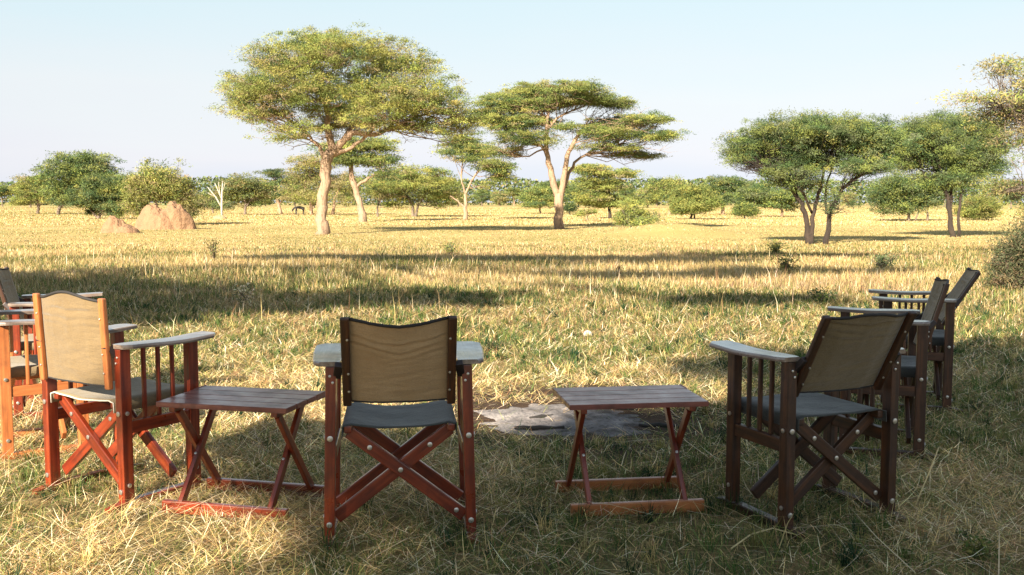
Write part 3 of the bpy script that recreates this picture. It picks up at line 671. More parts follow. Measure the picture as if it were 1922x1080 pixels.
px_tree('thorn_tree', 'sparse feathery thorn tree leaning in from the right edge', 'tree', (2010, 492),
        [(1905, 122, 44, 22, None, .6), (1850, 186, 72, 12, None, .7), (1896, 210, 62, 18, None, .7), (1945, 160, 60, 40, None, .9), (1900, 262, 44, 24, None, .3), (1985, 200, 80, 70, None, .9), (1990, 300, 70, 40), (1908, 350, 34, 26, None, .7), (1930, 400, 36, 36, None, .7), (2080, 220, 80, 80)],
        [[(2012, 494, 26), (2008, 430, 22), (2015, 360, 18), (2010, 290, 14), (1990, 220, 9)], [(2012, 350, 12), (1970, 290, 9), (1930, 225, 6), (1880, 195, 3)], [(2010, 400, 9), (1960, 370, 6), (1920, 350, 4)], [(2012, 330, 11), (2060, 270, 8), (2090, 220, 5)]],
        ([BG, YG, GG, MG], [.45, .3, .25, .15]), 40000, .045, 'bark_grey', d=21.5, clump=.30, clump_n=30, flat=.28, fan=16, twig=1.3)
px_tree('thorn_bush', 'low dark grey-green thorn bush at the right edge beside the farthest right chair', 'bush', (1930, 548),
        [(1905, 500, 44, 26, None, .9), (1950, 480, 60, 44), (1885, 515, 26, 16, None, .6), (1880, 480, 24, 12, None, .4), (1925, 450, 40, 24, None, .8), (1990, 500, 70, 44), (1900, 535, 40, 18, None, .8), (1935, 420, 26, 22, None, .5)],
        [[(1932, 549, 8), (1935, 520, 7), (1945, 490, 5), (1950, 460, 3)], [(1930, 549, 6), (1905, 520, 4), (1880, 500, 2)], [(1935, 548, 6), (1970, 520, 4), (1990, 500, 3)]],
        ([(.10, .11, .06), (.06, .075, .035), (.16, .12, .07)], [.4, .35, .25]), 26000, .028, 'bark_grey', clump=.14, clump_n=26, flat=.5, fan=22, twig=1.2, trunk_name='stems', offd=.3)
# --- middle distance, left to right
mg = 'trees of the middle distance'
px_tree('acacia_tree', 'leaning slim acacia showing just right of the tallest tree trunk', 'tree', (682, 417),
        [(690, 272, 46, 16), (705, 300, 40, 14), (650, 300, 30, 14), (720, 325, 24, 10, None, .5), (640, 280, 40, 14)],
        [[(682, 418, 14), (676, 385, 12), (664, 345, 11), (655, 305, 7), (650, 285, 4)], [(668, 352, 6), (690, 335, 5), (715, 322, 3)], [(660, 330, 7), (662, 300, 5), (680, 280, 3)]], MID, 27000, 0.096, 'bark_pale', mg, clump=0.51, clump_n=56, flat=.25)
px_tree('acacia_tree', 'brownish-green leafy tree behind the foot of the tallest tree', 'tree', (600, 404),
        [(575, 330, 46, 24), (625, 345, 50, 26), (560, 360, 34, 18), (600, 372, 50, 14, None, .7), (590, 305, 44, 18), (655, 372, 24, 14, None, .6)],
        [[(585, 405, 6), (582, 375, 5), (570, 345, 3)], [(602, 405, 7), (605, 375, 6), (615, 345, 3)], [(625, 405, 5), (628, 370, 4), (640, 350, 3)]], BRN, 28800, 0.111, 'bark_pale', mg, clump=0.64, clump_n=56, flat=.4)
px_tree('umbrella_tree', 'broad low umbrella acacia between the tallest tree and the slim white-stemmed one', 'tree', (775, 408),
        [(780, 325, 60, 14), (740, 342, 50, 14), (820, 342, 48, 14), (775, 350, 90, 16), (720, 365, 34, 12), (840, 366, 30, 14), (780, 372, 70, 12, None, .6), (735, 385, 30, 9, None, .4), (830, 384, 24, 8, None, .4)],
        [[(775, 409, 6), (775, 390, 5), (765, 370, 4), (740, 350, 2)], [(779, 409, 5), (785, 385, 4), (800, 360, 2)], [(709, 410, 4), (708, 390, 3), (715, 370, 2)]], YEL, 39600, 0.111, 'bark_grey', mg, clump=0.59, clump_n=56, flat=.3)
px_tree('acacia_tree', 'slim acacia with a pale forked stem and drooping crown, left of the umbrella acacia', 'tree', (873, 414),
        [(865, 268, 34, 18), (895, 282, 40, 16), (925, 312, 34, 14), (940, 330, 24, 12, None, .8), (870, 298, 30, 10, None, .5), (912, 348, 22, 8, None, .25), (840, 285, 22, 10, None, .6)],
        [[(874, 415, 8), (874, 385, 7), (873, 365, 5)], [(873, 367, 4), (885, 340, 4), (900, 318, 3)], [(873, 367, 3), (866, 335, 3), (868, 300, 2)], [(872, 390, 4), (860, 378, 3), (845, 368, 2)]], MID, 27000, 0.089, 'bark_pale', mg, clump=0.47, clump_n=56, flat=.25)
px_tree('umbrella_tree', 'flat-topped acacia seen behind the right side of the middle umbrella acacia', 'tree', (1145, 412),
        [(1140, 326, 54, 9), (1120, 342, 44, 10), (1172, 328, 30, 7), (1105, 318, 36, 9), (1140, 352, 40, 8, None, .6), (1110, 372, 34, 12), (1165, 378, 40, 12), (1140, 385, 50, 8, None, .5)],
        [[(1145, 413, 6), (1144, 385, 5), (1143, 355, 4), (1135, 335, 3)], [(1144, 390, 3), (1165, 375, 2), (1175, 365, 2)], [(1143, 365, 3), (1115, 345, 2)]], YEL, 28800, 0.104, 'bark_dark', mg, clump=0.51, clump_n=56, flat=.22)
px_tree('acacia_tree', 'dark green domed tree, tallest of the far left trees', 'tree', (108, 404),
        [(155, 300, 50, 18), (135, 325, 44, 24), (182, 325, 42, 24), (150, 350, 60, 20), (115, 355, 30, 18), (195, 350, 26, 20), (125, 375, 34, 10, None, .5)],
        [[(110, 405, 6), (112, 380, 5), (130, 350, 4)], [(112, 390, 4), (140, 370, 3), (165, 340, 2)]], DRK, 33000, .15, 'bark_grey', mg, clump=.7, clump_n=40, flat=.35)
px_tree('acacia_tree', 'flat-topped acacia standing left of the dark green domed tree', 'tree', (75, 402),
        [(60, 335, 34, 9), (85, 340, 24, 9), (45, 350, 26, 8, None, .6), (70, 365, 40, 14), (45, 378, 22, 9), (95, 375, 20, 10)],
        [[(72, 403, 5), (72, 380, 4), (65, 355, 3)], [(73, 388, 3), (90, 365, 2)]], YEL, 21600, 0.111, 'bark_grey', mg, clump=0.59, clump_n=56, flat=.3)
px_tree('leafy_bush', 'bushy green tree between the dark domed tree and the red termite mound', 'bush', (185, 412),
        [(190, 345, 40, 20), (215, 360, 34, 24), (170, 375, 34, 20), (205, 385, 44, 16), (165, 398, 14, 8), (240, 350, 30, 22), (225, 392, 26, 14)],
        [[(185, 413, 5), (190, 390, 4), (195, 360, 2)], [(187, 413, 4), (170, 395, 3), (165, 380, 2)]], DRK, 40500, 0.096, 'bark_grey', None, clump=0.42, clump_n=56, flat=.5, trunk_name='stems')
px_tree('leafy_bush', 'yellowish round bush growing over the tall red termite mound', 'bush', (300, 423),
        [(290, 330, 44, 20), (265, 350, 32, 24), (325, 350, 34, 24), (295, 362, 52, 22), (345, 372, 18, 26), (255, 378, 20, 18), (350, 345, 12, 14, None, .6), (330, 308, 8, 8, None, .3), (282, 308, 10, 8, None, .4), (262, 394, 16, 12), (352, 398, 12, 14)],
        [[(300, 424, 6), (298, 400, 5), (285, 350, 3)], [(302, 423, 5), (325, 380, 4), (335, 345, 2)], [(300, 418, 5), (268, 385, 3), (262, 355, 2)]], ([YG, BG, MG, DG], [.45, .3, .25, .1]), 24000, .085, 'bark_grey', None, clump=.38, clump_n=38, flat=.55, trunk_name='stems', offd=.25)
px_tree('acacia_tree', 'grey-green tree right of the dead white tree', 'tree', (458, 404),
        [(455, 345, 38, 14), (430, 362, 26, 14), (485, 358, 22, 16), (455, 368, 40, 14), (470, 382, 26, 8, None, .5)], [[(460, 405, 5), (461, 385, 4), (455, 360, 3)], [(461, 390, 3), (475, 370, 2)]], GRY, 21600, 0.118, 'bark_grey', mg, clump=0.59, clump_n=56, flat=.35)
px_tree('acacia_tree', 'dark flat-branched tree with a leaning pale trunk, left of the tallest tree', 'tree', (528, 402),
        [(515, 326, 26, 9), (540, 340, 26, 10), (505, 352, 22, 8), (520, 368, 30, 8), (545, 365, 20, 12)], [[(528, 403, 6), (522, 380, 5), (515, 355, 3)], [(523, 385, 3), (540, 360, 2)]], DRK, 16200, 0.111, 'bark_pale', mg, clump=0.51, clump_n=56, flat=.25)
px_tree('leafy_bush', 'large rounded bush under the gap between the two thorn trees', 'bush', (1705, 416),
        [(1700, 345, 50, 22), (1670, 365, 34, 20), (1725, 372, 40, 24), (1690, 388, 44, 18), (1740, 350, 30, 20)], [[(1705, 417, 5), (1706, 395, 4), (1700, 360, 2)], [(1740, 415, 4), (1742, 390, 3), (1735, 360, 2)], [(1716, 417, 3), (1725, 395, 2)]], DRK, 32400, 0.096, 'bark_grey', None, clump=0.47, clump_n=56, flat=.5, trunk_name='stems')
px_tree('leafy_bush', 'small rounded light green bush seen beneath the second thorn tree from the right edge', 'bush', (1838, 415),
        [(1835, 385, 32, 18), (1812, 398, 18, 12), (1855, 398, 20, 13), (1835, 402, 34, 10)], [[(1838, 416, 4), (1838, 400, 3), (1835, 388, 2)]], YEL, 19800, 0.074, 'bark_grey', None, clump=0.34, clump_n=56, flat=.6, trunk_name='stems')
px_tree('leafy_bush', 'tiny dark green bush right of the small rounded light green bush', 'bush', (1869, 398),
        [(1869, 388, 10, 7)], [[(1869, 398, 2), (1869, 388, 1)]], ([DG], [1]), 4500, 0.074, 'bark_dark', None, clump=0.30, clump_n=56, flat=.7, trunk_name='stems')
px_tree('leafy_bush', 'tiny dark green bush right of the forked trunk of the umbrella acacia', 'bush', (1069, 404),
        [(1070, 391, 11, 8)], [[(1069, 404, 2), (1070, 392, 1)]], ([DG], [1]), 4500, 0.074, 'bark_dark', None, clump=0.30, clump_n=56, flat=.7, trunk_name='stems')
px_tree('acacia_tree', 'round-topped tree with a straight bare stem, first of the row right of the umbrella acacia', 'tree', (1257, 404),
        [(1255, 345, 26, 10), (1240, 355, 22, 10), (1272, 358, 22, 10), (1255, 368, 28, 8, None, .6)], [[(1257, 405, 5), (1257, 380, 4), (1255, 352, 3)]], MID, 16200, 0.126, 'bark_pale', mg, clump=0.64, clump_n=56, flat=.35)
px_tree('leafy_bush', 'big round green bushy tree right of the straight-stemmed one', 'bush', (1298, 413),
        [(1300, 362, 34, 12), (1285, 378, 26, 14), (1318, 378, 26, 16), (1300, 388, 38, 12), (1270, 392, 14, 8)], [[(1296, 414, 4), (1297, 395, 3), (1295, 370, 2)], [(1302, 414, 3), (1305, 392, 2)]], ([MG, YG, DG], [.6, .3, .1]), 25200, 0.096, 'bark_dark', None, clump=0.42, clump_n=56, flat=.55, trunk_name='stems')
px_tree('acacia_tree', 'tall two-tiered tree with pale limbs in the row left of the dome-crowned thorn tree', 'tree', (1358, 404),
        [(1360, 340, 30, 9), (1345, 355, 24, 10), (1385, 352, 26, 12), (1340, 378, 20, 12, None, .6), (1372, 372, 28, 10)], [[(1356, 405, 6), (1358, 380, 5), (1362, 355, 3)], [(1357, 388, 3), (1375, 365, 2)]], DRK, 19800, 0.118, 'bark_pale', mg, clump=0.59, clump_n=56, flat=.3)
px_tree('leafy_bush', 'small low bush just left of the dome-crowned thorn tree stems', 'bush', (1397, 411),
        [(1396, 390, 16, 8), (1385, 398, 10, 6), (1408, 396, 12, 8)], [[(1398, 411, 3), (1397, 395, 2)]], MID, 9000, 0.089, 'bark_dark', None, clump=0.34, clump_n=56, flat=.6, trunk_name='stems')
px_tree('acacia_tree', 'pale-stemmed tree seen behind the dome-crowned thorn tree', 'tree', (1468, 408),
        [(1420, 368, 34, 14), (1470, 370, 34, 12), (1450, 384, 36, 9, None, .7), (1485, 388, 14, 8, None, .5)], [[(1468, 410, 5), (1468, 390, 4), (1465, 372, 3)], [(1468, 395, 3), (1440, 375, 2)]], DRK, 19800, 0.111, 'bark_pale', mg, clump=0.55, clump_n=56, flat=.35)
px_tree('acacia_tree', 'small layered tree standing just left of the umbrella acacia trunk', 'tree', (1014, 402),
        [(1015, 360, 26, 8), (1000, 372, 24, 8), (1030, 375, 26, 8), (1012, 384, 34, 6, None, .6)], [[(1014, 402, 3), (1014, 388, 3), (1012, 370, 2)]], MID, 16200, 0.126, 'bark_pale', mg, clump=0.59, clump_n=56, flat=.25)
px_tree('leafy_bush', 'dull bush at the left foot of the grey-green trees beside the dead white tree', 'bush', (400, 402),
        [(385, 372, 24, 12), (410, 385, 22, 10), (370, 385, 16, 9)], [[(400, 402, 3), (398, 385, 2)]], GRY, 12600, 0.118, 'bark_grey', None, clump=0.51, clump_n=56, flat=.5, trunk_name='stems')
px_tree('leafy_bush', 'sparse spiky shrub on the low rise below the flat-topped acacia', 'bush', (1192, 438),
        [(1190, 402, 26, 14, None, .8), (1175, 412, 18, 12), (1205, 420, 22, 12), (1222, 404, 20, 7, None, .35), (1180, 384, 16, 12, None, .4), (1232, 412, 16, 5, None, .3)],
        [[(1192, 439, 3), (1195, 420, 2), (1190, 395, 1)], [(1194, 438, 3), (1215, 415, 2), (1240, 402, 1)], [(1192, 436, 3), (1175, 410, 2), (1168, 395, 1)]], ([MG, YG, GG], [.4, .4, .2]), 9000, .06, 'bark_grey', None, clump=.22, clump_n=26, flat=.6, trunk_name='stems')
px_tree('small_tree', 'tiny flat-topped sapling with brown foliage right of the umbrella acacia trunk', 'tree', (1100, 416),
        [(1102, 398, 12, 4), (1090, 402, 8, 3), (1112, 396, 8, 3)], [[(1102, 417, 1.5), (1102, 400, 1)]], BRN, 1800, .09, 'bark_grey', None, clump=.3, clump_n=26, flat=.3)
# dead tree
def dead_tree():
    d = depth_of(408); sc = d / FPX; b = world_at(417, 408, d); root = empty('dead_tree', (b.x, d, 0), 0, 'bare white dead tree standing alone right of the termite mound', 'tree')
    V, F = [], []
    st = [[(417, 410, 4.5), (416, 385, 4), (417, 355, 2.5), (418, 340, 1.2)], [(416, 390, 3.5), (405, 370, 2.5), (390, 352, 1.2)], [(416, 375, 2.5), (408, 355, 1.6), (403, 344, .8)], [(417, 378, 2), (412, 360, 1.4), (410, 342, .7)], [(403, 368, 1.6), (396, 366, 1), (390, 362, .6)], [(417, 362, 1.2), (421, 350, .8), (422, 342, .5)]]
    for s in st:
        tube_geo([world_at(p[0], p[1], d) - Vector((b.x, d, 0)) for p in s], [p[2] * sc / 2 for p in s], 8, V, F)
    mesh('trunk', V, F, M['bark_dead'], root, True)
dead_tree()
# far line of trees: four kinds, copied
def far_kind(i):
    root = empty('distant_tree', (0, 0, 0)); h = 6.5
    pads = {0: [((0, 0, 5.6), (3.6, 3, .9), 1), ((-1.8, .4, 4.7), (2.4, 2, .8), 1), ((2, 0, 4.6), (2.4, 2, .9), 1), ((0, 0, 4.1), (3, 2.5, .8), .7)],
            1: [((0, 0, 5.2), (2.6, 2.4, 1.4), 1), ((-1.6, 0, 3.8), (2.2, 2, 1.3), 1), ((1.6, 0, 3.7), (2.2, 2, 1.4), 1), ((0, 0, 2.6), (2.8, 2.4, 1.1), .9)],
            2: [((0, 0, 3.4), (2.8, 2.4, .9), 1), ((-2, 0, 2.6), (2, 2, .9), 1), ((2, 0, 2.4), (2.2, 2, 1), 1), ((0, 0, 1.7), (3.4, 2.6, .9), 1)],
            3: [((-1, 0, 6.2), (2.6, 2.2, .7), 1), ((1.6, 0, 5.4), (2.6, 2.2, .7), 1), ((-2.4, 0, 4.9), (2, 1.8, .6), .8), ((.5, 0, 4.5), (2.4, 2, .6), .6)]}[i]
    sk = [[((0, 0, -.1), (.1, 0, 1.6), (.3, 0, 3.2), (.6, 0, 4.6)), (.24, .2, .15, .08)], [((.1, 0, 1.6), (-.7, .1, 3), (-1.6, 0, 4.4)), (.15, .11, .06)]]
    grow(root, [(Vector(a), b, c) for a, b, c in pads], [([Vector(p) for p in s[0]], s[1]) for s in sk], 200, [DRK, DRK, GRY, MID][i], 9000, .22, 'bark_grey' if i != 3 else 'bark_pale', clump=.85, clump_n=44, flat=.35)
    return root
kinds = [far_kind(i) for i in range(4)]
FAR = [(60, 1, 240, 1.0, 'far round tree in front of the gap between the flat-topped and domed left trees'), (118, 2, 210, 1.0, 'low far tree at the foot of the dark green domed tree'), (590, 2, 230, 1.0, 'low far tree directly left of the tallest tree trunk'), (1120, 2, 260, 1.2, 'low far tree under the flat-topped acacia'),
       (1175, 1, 280, 1.0, 'far round tree right of the flat-topped acacia stem'), (435, 1, 260, .9, 'far round tree just right of the dead white tree'),
       (8, 0, 300, 1.0, 'pale-stemmed spreading tree at the left edge of the far tree line'), (150, 1, 330, .9, 'faint tree between the trunks of the far left trees'), (372, 2, 300, .8, 'low far tree immediately left of the dead white tree'), (555, 1, 280, .9, 'far tree showing through behind the animal'),
       (500, 2, 340, .9, 'low far tree between the grey-green tree and the flat-branched one'), (650, 1, 260, .8, 'far tree seen between the two trunks left of the middle'), (715, 0, 230, .9, 'far spreading tree at the left flank of the broad low umbrella acacia'), (905, 1, 330, .95, 'far tree just right of the slim white-stemmed acacia'),
       (938, 2, 370, 1.3, 'lowest far clump of trees in the gap left of the umbrella acacia'), (965, 3, 350, 1.0, 'far flat-topped tree in the middle of the gap left of the umbrella acacia'), (988, 1, 360, .8, 'far round tree at the right of the gap left of the umbrella acacia'), (1040, 0, 240, 1.0, 'far spreading tree behind the umbrella acacia trunk'),
       (1085, 1, 250, 1.0, 'far round tree just right of the umbrella acacia trunk'), (1215, 2, 230, 1.1, 'low far tree behind the sparse spiky shrub'), (1232, 1, 330, 1.0, 'far tree half hidden by the straight-stemmed tree'), (1335, 1, 240, .8, 'far tree filling the gap right of the big round bushy tree'),
       (1415, 0, 210, .8, 'far spreading tree at the left flank of the dome-crowned thorn tree'), (1440, 1, 300, 1.0, 'far tree whose top peeps below the dome-crowned thorn tree'), (1590, 2, 330, 1.0, 'low far tree right of the dark splayed stems'), (1640, 1, 300, .9, 'far tree at the left of the large rounded bush'),
       (1770, 0, 280, .9, 'far tree seen through the stems of the ragged thorn tree'), (1895, 1, 220, .9, 'far tree at the right edge under the feathery branches'), (860, 2, 300, 1.0, 'low far tree behind the slim white-stemmed acacia'), (820, 1, 340, .9, 'far tree seen under the broad low umbrella acacia'), (330, 1, 320, .9, 'far tree behind the bush on the termite mound'), (245, 2, 330, .9, 'low far tree behind the smaller termite mound')]
used = set()
for px, k, d, s, lab in FAR:
    src = kinds[k]
    if k in used:
        o = src.copy(); COL.objects.link(o)
        for ch in src.children: c = ch.copy(); COL.objects.link(c); c.parent = o
    else: o = src; used.add(k)
    o.location = ((px - 961) / FPX * d, d, 0); o.scale = (s, s, s * random.uniform(.9, 1.08)); o.rotation_euler = (0, 0, random.uniform(0, 6.28))
    tag(o, lab, 'tree', 'far trees along the horizon')
# the unbroken dark wood behind them
def far_wood():
    n = 60000; x = RNG.uniform(-420, 420, n); y = RNG.uniform(420, 470, n)
    top = 6.5 + 6.5 * fbm(x * .03, x * 0, 3) + 1.6 * fbm(x * .15, x * 0, 6); z = RNG.random(n) ** .8 * top
    C = np.stack([x, y, z], 1); t = palette(n, [MG, DG, GG, BG], [.25, .35, .35, .05], .2)
    o = leaf_mesh('distant_wood', C, RNG.uniform(.5, 1.0, n), RNG.uniform(.3, .6, n), t, None, .3); tag(o, 'continuous low wood closing the plain along the horizon', 'wood', None, 'stuff')
far_wood()
# ------------------------------------------------------------------ termite mounds
clay = simple('red_clay', (.27, .155, .085), .95, 0, .5, 3.0, .25)
def mound(label, px, py, lobes, name='termite_mound', grp=None, mat=None):
    d = depth_of(py); sc = d / FPX; b = world_at(px, py, d); nr, na = 50, 110; V = []; F = []
    R0 = max(abs(l[0] - px) + l[1] for l in lobes) * sc * 1.15
    for i in range(nr + 1):
        for k in range(na):
            a = 2 * math.pi * k / na; r = R0 * i / nr; x = r * math.cos(a); y = r * math.sin(a); z = 0
            for lx, lr, lh in lobes:
                cx = (lx - px) * sc; w = lr * sc; q = math.hypot(x - cx, y * 1.15) / w
                q *= 1 + .35 * (float(fbm(x * 1.1 + 9, y * 1.1, 13)) - .5)
                z = max(z, lh * sc * max(0, 1 - q ** 2.1) ** .75)
            z *= .92 * (1 + .34 * (float(fbm(x * 2.2, y * 2.2, 19)) - .5) + .34 * (float(fbm(x * 6, y * 6, 29)) - .5))
            V.append((x, y, z - .03))
    for i in range(nr):
        for k in range(na):
            a = i * na + k; b2 = i * na + (k + 1) % na; F.append((a, b2, b2 + na, a + na))
    o = mesh(name, V, F, mat or clay, None, True); o.location = (b.x, d, float(gz(b.x, d))); tag(o, label, 'termite mound', grp); return o
mound('tall twin-humped orange clay termite mound beneath the yellowish bush', 308, 431, [(286, 30, 50), (328, 34, 52), (306, 46, 45), (348, 20, 34)])
mound('smaller orange clay termite mound left of the tall twin-humped one', 222, 438, [(216, 26, 36), (232, 30, 18)])
mound('tiny low earth hump in the grass right of the dead white tree', 412, 412, [(412, 14, 9)], mat=simple('brown_earth', (.34, .24, .13), .95, 0, .25, 2, .05))
# ------------------------------------------------------------------ small plants in the grass
def forb(label, px, py, hpx, cols, nst=9, leaf=.02, spread=.5, name='wild_plant'):
    d = depth_of(py); sc = d / FPX; b = world_at(px, py, d); root = empty(name, (b.x, d, float(gz(b.x, d))), 0, label, 'plant')
    V, F = [], []; C = []; H = hpx * sc
    for i in range(nst):
        a = random.uniform(0, 6.28); l = H * random.uniform(.6, 1.05); s = spread * random.uniform(.2, 1)
        pts = [Vector((0, 0, -.01)), Vector((math.cos(a) * s * l * .4, math.sin(a) * s * l * .4, l * .55)), Vector((math.cos(a) * s * l, math.sin(a) * s * l, l))]
        tube_geo(pts, [.006 * d / 12, .005 * d / 12, .002 * d / 12], 4, V, F)
        for t in np.linspace(.2, 1, 9):
            p = pts[0].lerp(pts[1], t * 2) if t < .5 else pts[1].lerp(pts[2], t * 2 - 1)
            for q in range(3): C.append(np.array(p) + RNG.normal(0, leaf * 1.5, 3))
    mesh('stems', V, F, M['bark_grey'], root); C = np.array(C); n = len(C)
    leaf_mesh('leaves', C, leaf * .8 * RNG.uniform(.7, 1.4, n), leaf * .28 * RNG.uniform(.7, 1.4, n), palette(n, cols[0], cols[1]), root, .4)
GRN = ([MG, DG, GG], [.4, .4, .3]); GRN = ([MG, OLIVE, GG], [.4, .4, .3]); DRY = ([BG, BROWN, STRAW], [.5, .3, .3])
forb('leafy pale green weed left of the foot of the dome-crowned thorn tree', 1455, 478, 26, ([YG, MG, GG], [.4, .4, .3]), 14, .05, .9)
forb('dark green weed growing below the leafy pale green weed', 1478, 518, 34, GRN, 14, .04, 1.0)
forb('low dark green spreading plant left of the arms of the farthest right chair', 1540, 572, 22, ([DG, MG], [.7, .3]), 22, .03, 1.6)
forb('dry dark stalk standing alone in the grass in the middle of the plain', 1163, 528, 32, ([BROWN, (.1, .06, .03)], [.5, .5]), 4, .02, .2)
forb('sparse tall dry weed in the sunlit grass on the left', 402, 492, 42, ([OLIVE, BG, GREEN], [.4, .3, .3]), 12, .035, .6)
forb('dark green weed at the near edge of the middle shadow band', 845, 478, 20, GRN, 12, .04, .8)
forb('grey-green weed between the farthest right chair and the thorn trees', 1655, 508, 30, ([GG, DG], [.6, .4]), 16, .04, 1.2)
forb('pale seeding weed in the green shadow left of the chair seen from behind', 460, 572, 36, ([PALE, GG, STRAW], [.5, .3, .3]), 9, .03, .5)
forb('small green tuft plant beside the shaded chair at the lower right', 1830, 1052, 40, ([GREEN, OLIVE], [.6, .4]), 14, .014, .9)
def stalk(label, pts, r):
    P = [Vector(p) for p in pts]; b = P[0].copy(); V, F = tube_geo([p - b for p in P], [r, r, r * .9, r * .7, r * .3][:len(P)], 6)
    o = mesh('dry_stalk', V, F, simple('stalk_straw', (.60, .48, .25), .8, 0, .25, 30), None, True); o.location = b; tag(o, label, 'stalk')
def on_ground(px, py, up=0.0): d = depth_of(py); w = world_at(px, py, d); return (w.x, d, float(gz(w.x, d)) + up)
a = on_ground(1712, 962); stalk('long pale dry stalk sticking up from the grass right of the shaded brown chair', [a, (a[0] + .04, a[1] + .01, .09), (a[0] + .08, a[1] + .02, .18), (a[0] + .115, a[1] + .03, .27)], .0032)
stalk('curved pale stalk lying in the grass in front of the shaded brown chair', [on_ground(1372, 1040, .02), on_ground(1410, 1020, .035), on_ground(1450, 1010, .04), on_ground(1495, 1012, .02)], .0034)
def stone():
    p = on_ground(1103, 630, .02); bm = bmesh.new(); bmesh.ops.create_icosphere(bm, subdivisions=3, radius=.05)
    for v in bm.verts: v.co = Vector((v.co.x * .9, v.co.y * .7, v.co.z * .75)) * (1 + .3 * (float(fbm(v.co.x * 30, v.co.y * 30 + v.co.z * 20, 4)) - .5))
    me = bpy.data.meshes.new('stone'); bm.to_mesh(me); bm.free(); o = link('stone', me, simple('pale_stone', (.5, .46, .4), .9, 0, .3, 25, .01), None, True); o.location = p; tag(o, 'small pale stone lying alone in the straw beyond the ash heap', 'stone')
stone()
# ------------------------------------------------------------------ grazing animal
def animal():
    d = 105.0; c = world_at(562, 404, d); root_loc = (c.x, d, 0)
    me = bpy.data.meshes.new('antelope'); bm = bmesh.new(); S = []
    def vtx(p, r): v = bm.verts.new(p); S.append(r); return v
    hip = vtx((.38, 0, .80), (.20, .17)); mid = vtx((.05, 0, .80), (.22, .19)); sh = vtx((-.30, 0, .88), (.22, .18)); nk = vtx((-.52, 0, .72), (.13, .11)); hd = vtx((-.70, 0, .50), (.09, .085)); mz = vtx((-.80, 0, .32), (.055, .055))
    for a, b in ((hip, mid), (mid, sh), (sh, nk), (nk, hd), (hd, mz)): bm.edges.new((a, b))
    for s in (-1, 1):
        a = vtx((-.32, .11 * s, .62), (.08, .08)); b = vtx((-.33 + .03 * s, .11 * s, .36), (.045, .045)); c_ = vtx((-.33, .11 * s, .03), (.035, .035)); bm.edges.new((sh, a)); bm.edges.new((a, b)); bm.edges.new((b, c_))
        a = vtx((.36, .11 * s, .60), (.10, .09)); b = vtx((.46, .11 * s, .34), (.045, .045)); c_ = vtx((.42, .11 * s, .03), (.035, .035)); bm.edges.new((hip, a)); bm.edges.new((a, b)); bm.edges.new((b, c_))
        e = vtx((-.64, .10 * s, .64), (.03, .02)); bm.edges.new((hd, e)); hn = vtx((-.60, .09 * s, .75), (.012, .012)); bm.edges.new((e, hn))
    t1 = vtx((.56, 0, .72), (.035, .035)); t2 = vtx((.60, 0, .45), (.03, .03)); bm.edges.new((hip, t1)); bm.edges.new((t1, t2))
    bm.to_mesh(me); bm.free(); o = link('antelope', me, M['fur']); sk = o.modifiers.new('skin', 'SKIN')
    for v, r in zip(me.skin_vertices[0].data, S): v.radius = r
    me.skin_vertices[0].data[0].use_root = True
    sb = o.modifiers.new('smooth', 'SUBSURF'); sb.levels = 1; sb.render_levels = 1; o.location = root_loc
    tag(o, 'small dark animal grazing head down in the far grass left of the tallest tree', 'animal')
animal()
# ------------------------------------------------------------------ light
EL, AZ = R(27), R(27)     # the sun stands low behind the camera's left shoulder
SUN = Vector((-math.sin(AZ) * math.cos(EL), -math.cos(AZ) * math.cos(EL), math.sin(EL)))
# tall acacias of the camp, behind and left of the lens, whose shade falls over the clearing
def shade_pads(base, spots):
    out = []
    for gx, gy, rx, ry, h, dn in spots:
        out.append((Vector((gx, gy, 0)) + SUN * (h / SUN.z) - Vector((base[0], base[1], 0)), (rx, ry, .35), dn))
    return out
def camp_tree(label, base, top, spots, n, seed):
    root = empty('acacia_tree', (base[0], base[1], 0), 0, label, 'tree', 'camp trees outside the picture')
    P = shade_pads(base, spots); c = sum((p[0] for p in P), Vector()) / len(P)
    grow(root, P, [([Vector((0, 0, -.1)), Vector((0, .1, 1.6)), Vector((c.x * .3, c.y * .3, top * .62)), Vector((c.x * .7, c.y * .7, top * .85))], [.28, .24, .18, .10])], 8, MID, n, .12, 'bark_pale', clump=.32, clump_n=60, flat=.3)
camp_tree('tall acacia behind the camera whose shade covers the clearing', (-6.5, -7.5), 6.5,
          [(-.62, 4.9, .34, .34, 6.4, 1.3), (1.1, 3.0, 1.75, 1.5, 6.2, 1.3), (.75, 4.6, 1.1, .95, 6.6, 1.2), (2.8, 3.9, 1.9, 1.9, 6.0, 1.2), (3.4, 6.2, 1.9, 1.2, 6.6, 1), (2.5, 7.9, 1.2, .7, 7.0, .8), (.6, 2.0, .9, .8, 6.2, 1.1), (4.8, 8.2, 1.6, .9, 6.8, .8), (5, 5, 1.8, 2.2, 6, 1), (1.2, 5.5, 1.0, .4, 6.9, 1)], 55000, 1)
camp_tree('acacia standing left of the camera whose shade crosses the grass on the left', (-15, 3.5), 7,
          [(-9.5, 16.4, 3.4, 2.0, 6.4, 1.2), (-6, 14.6, 2.6, 1.8, 6.8, 1.2), (-3.8, 12.6, 1.6, 1.1, 7.1, 1), (-12, 13.4, 2.4, 2.2, 6.4, 1), (-7.2, 12.2, 2, .9, 7, .8), (-4.6, 10.8, 1.0, .5, 7.3, .7)], 40000, 2)
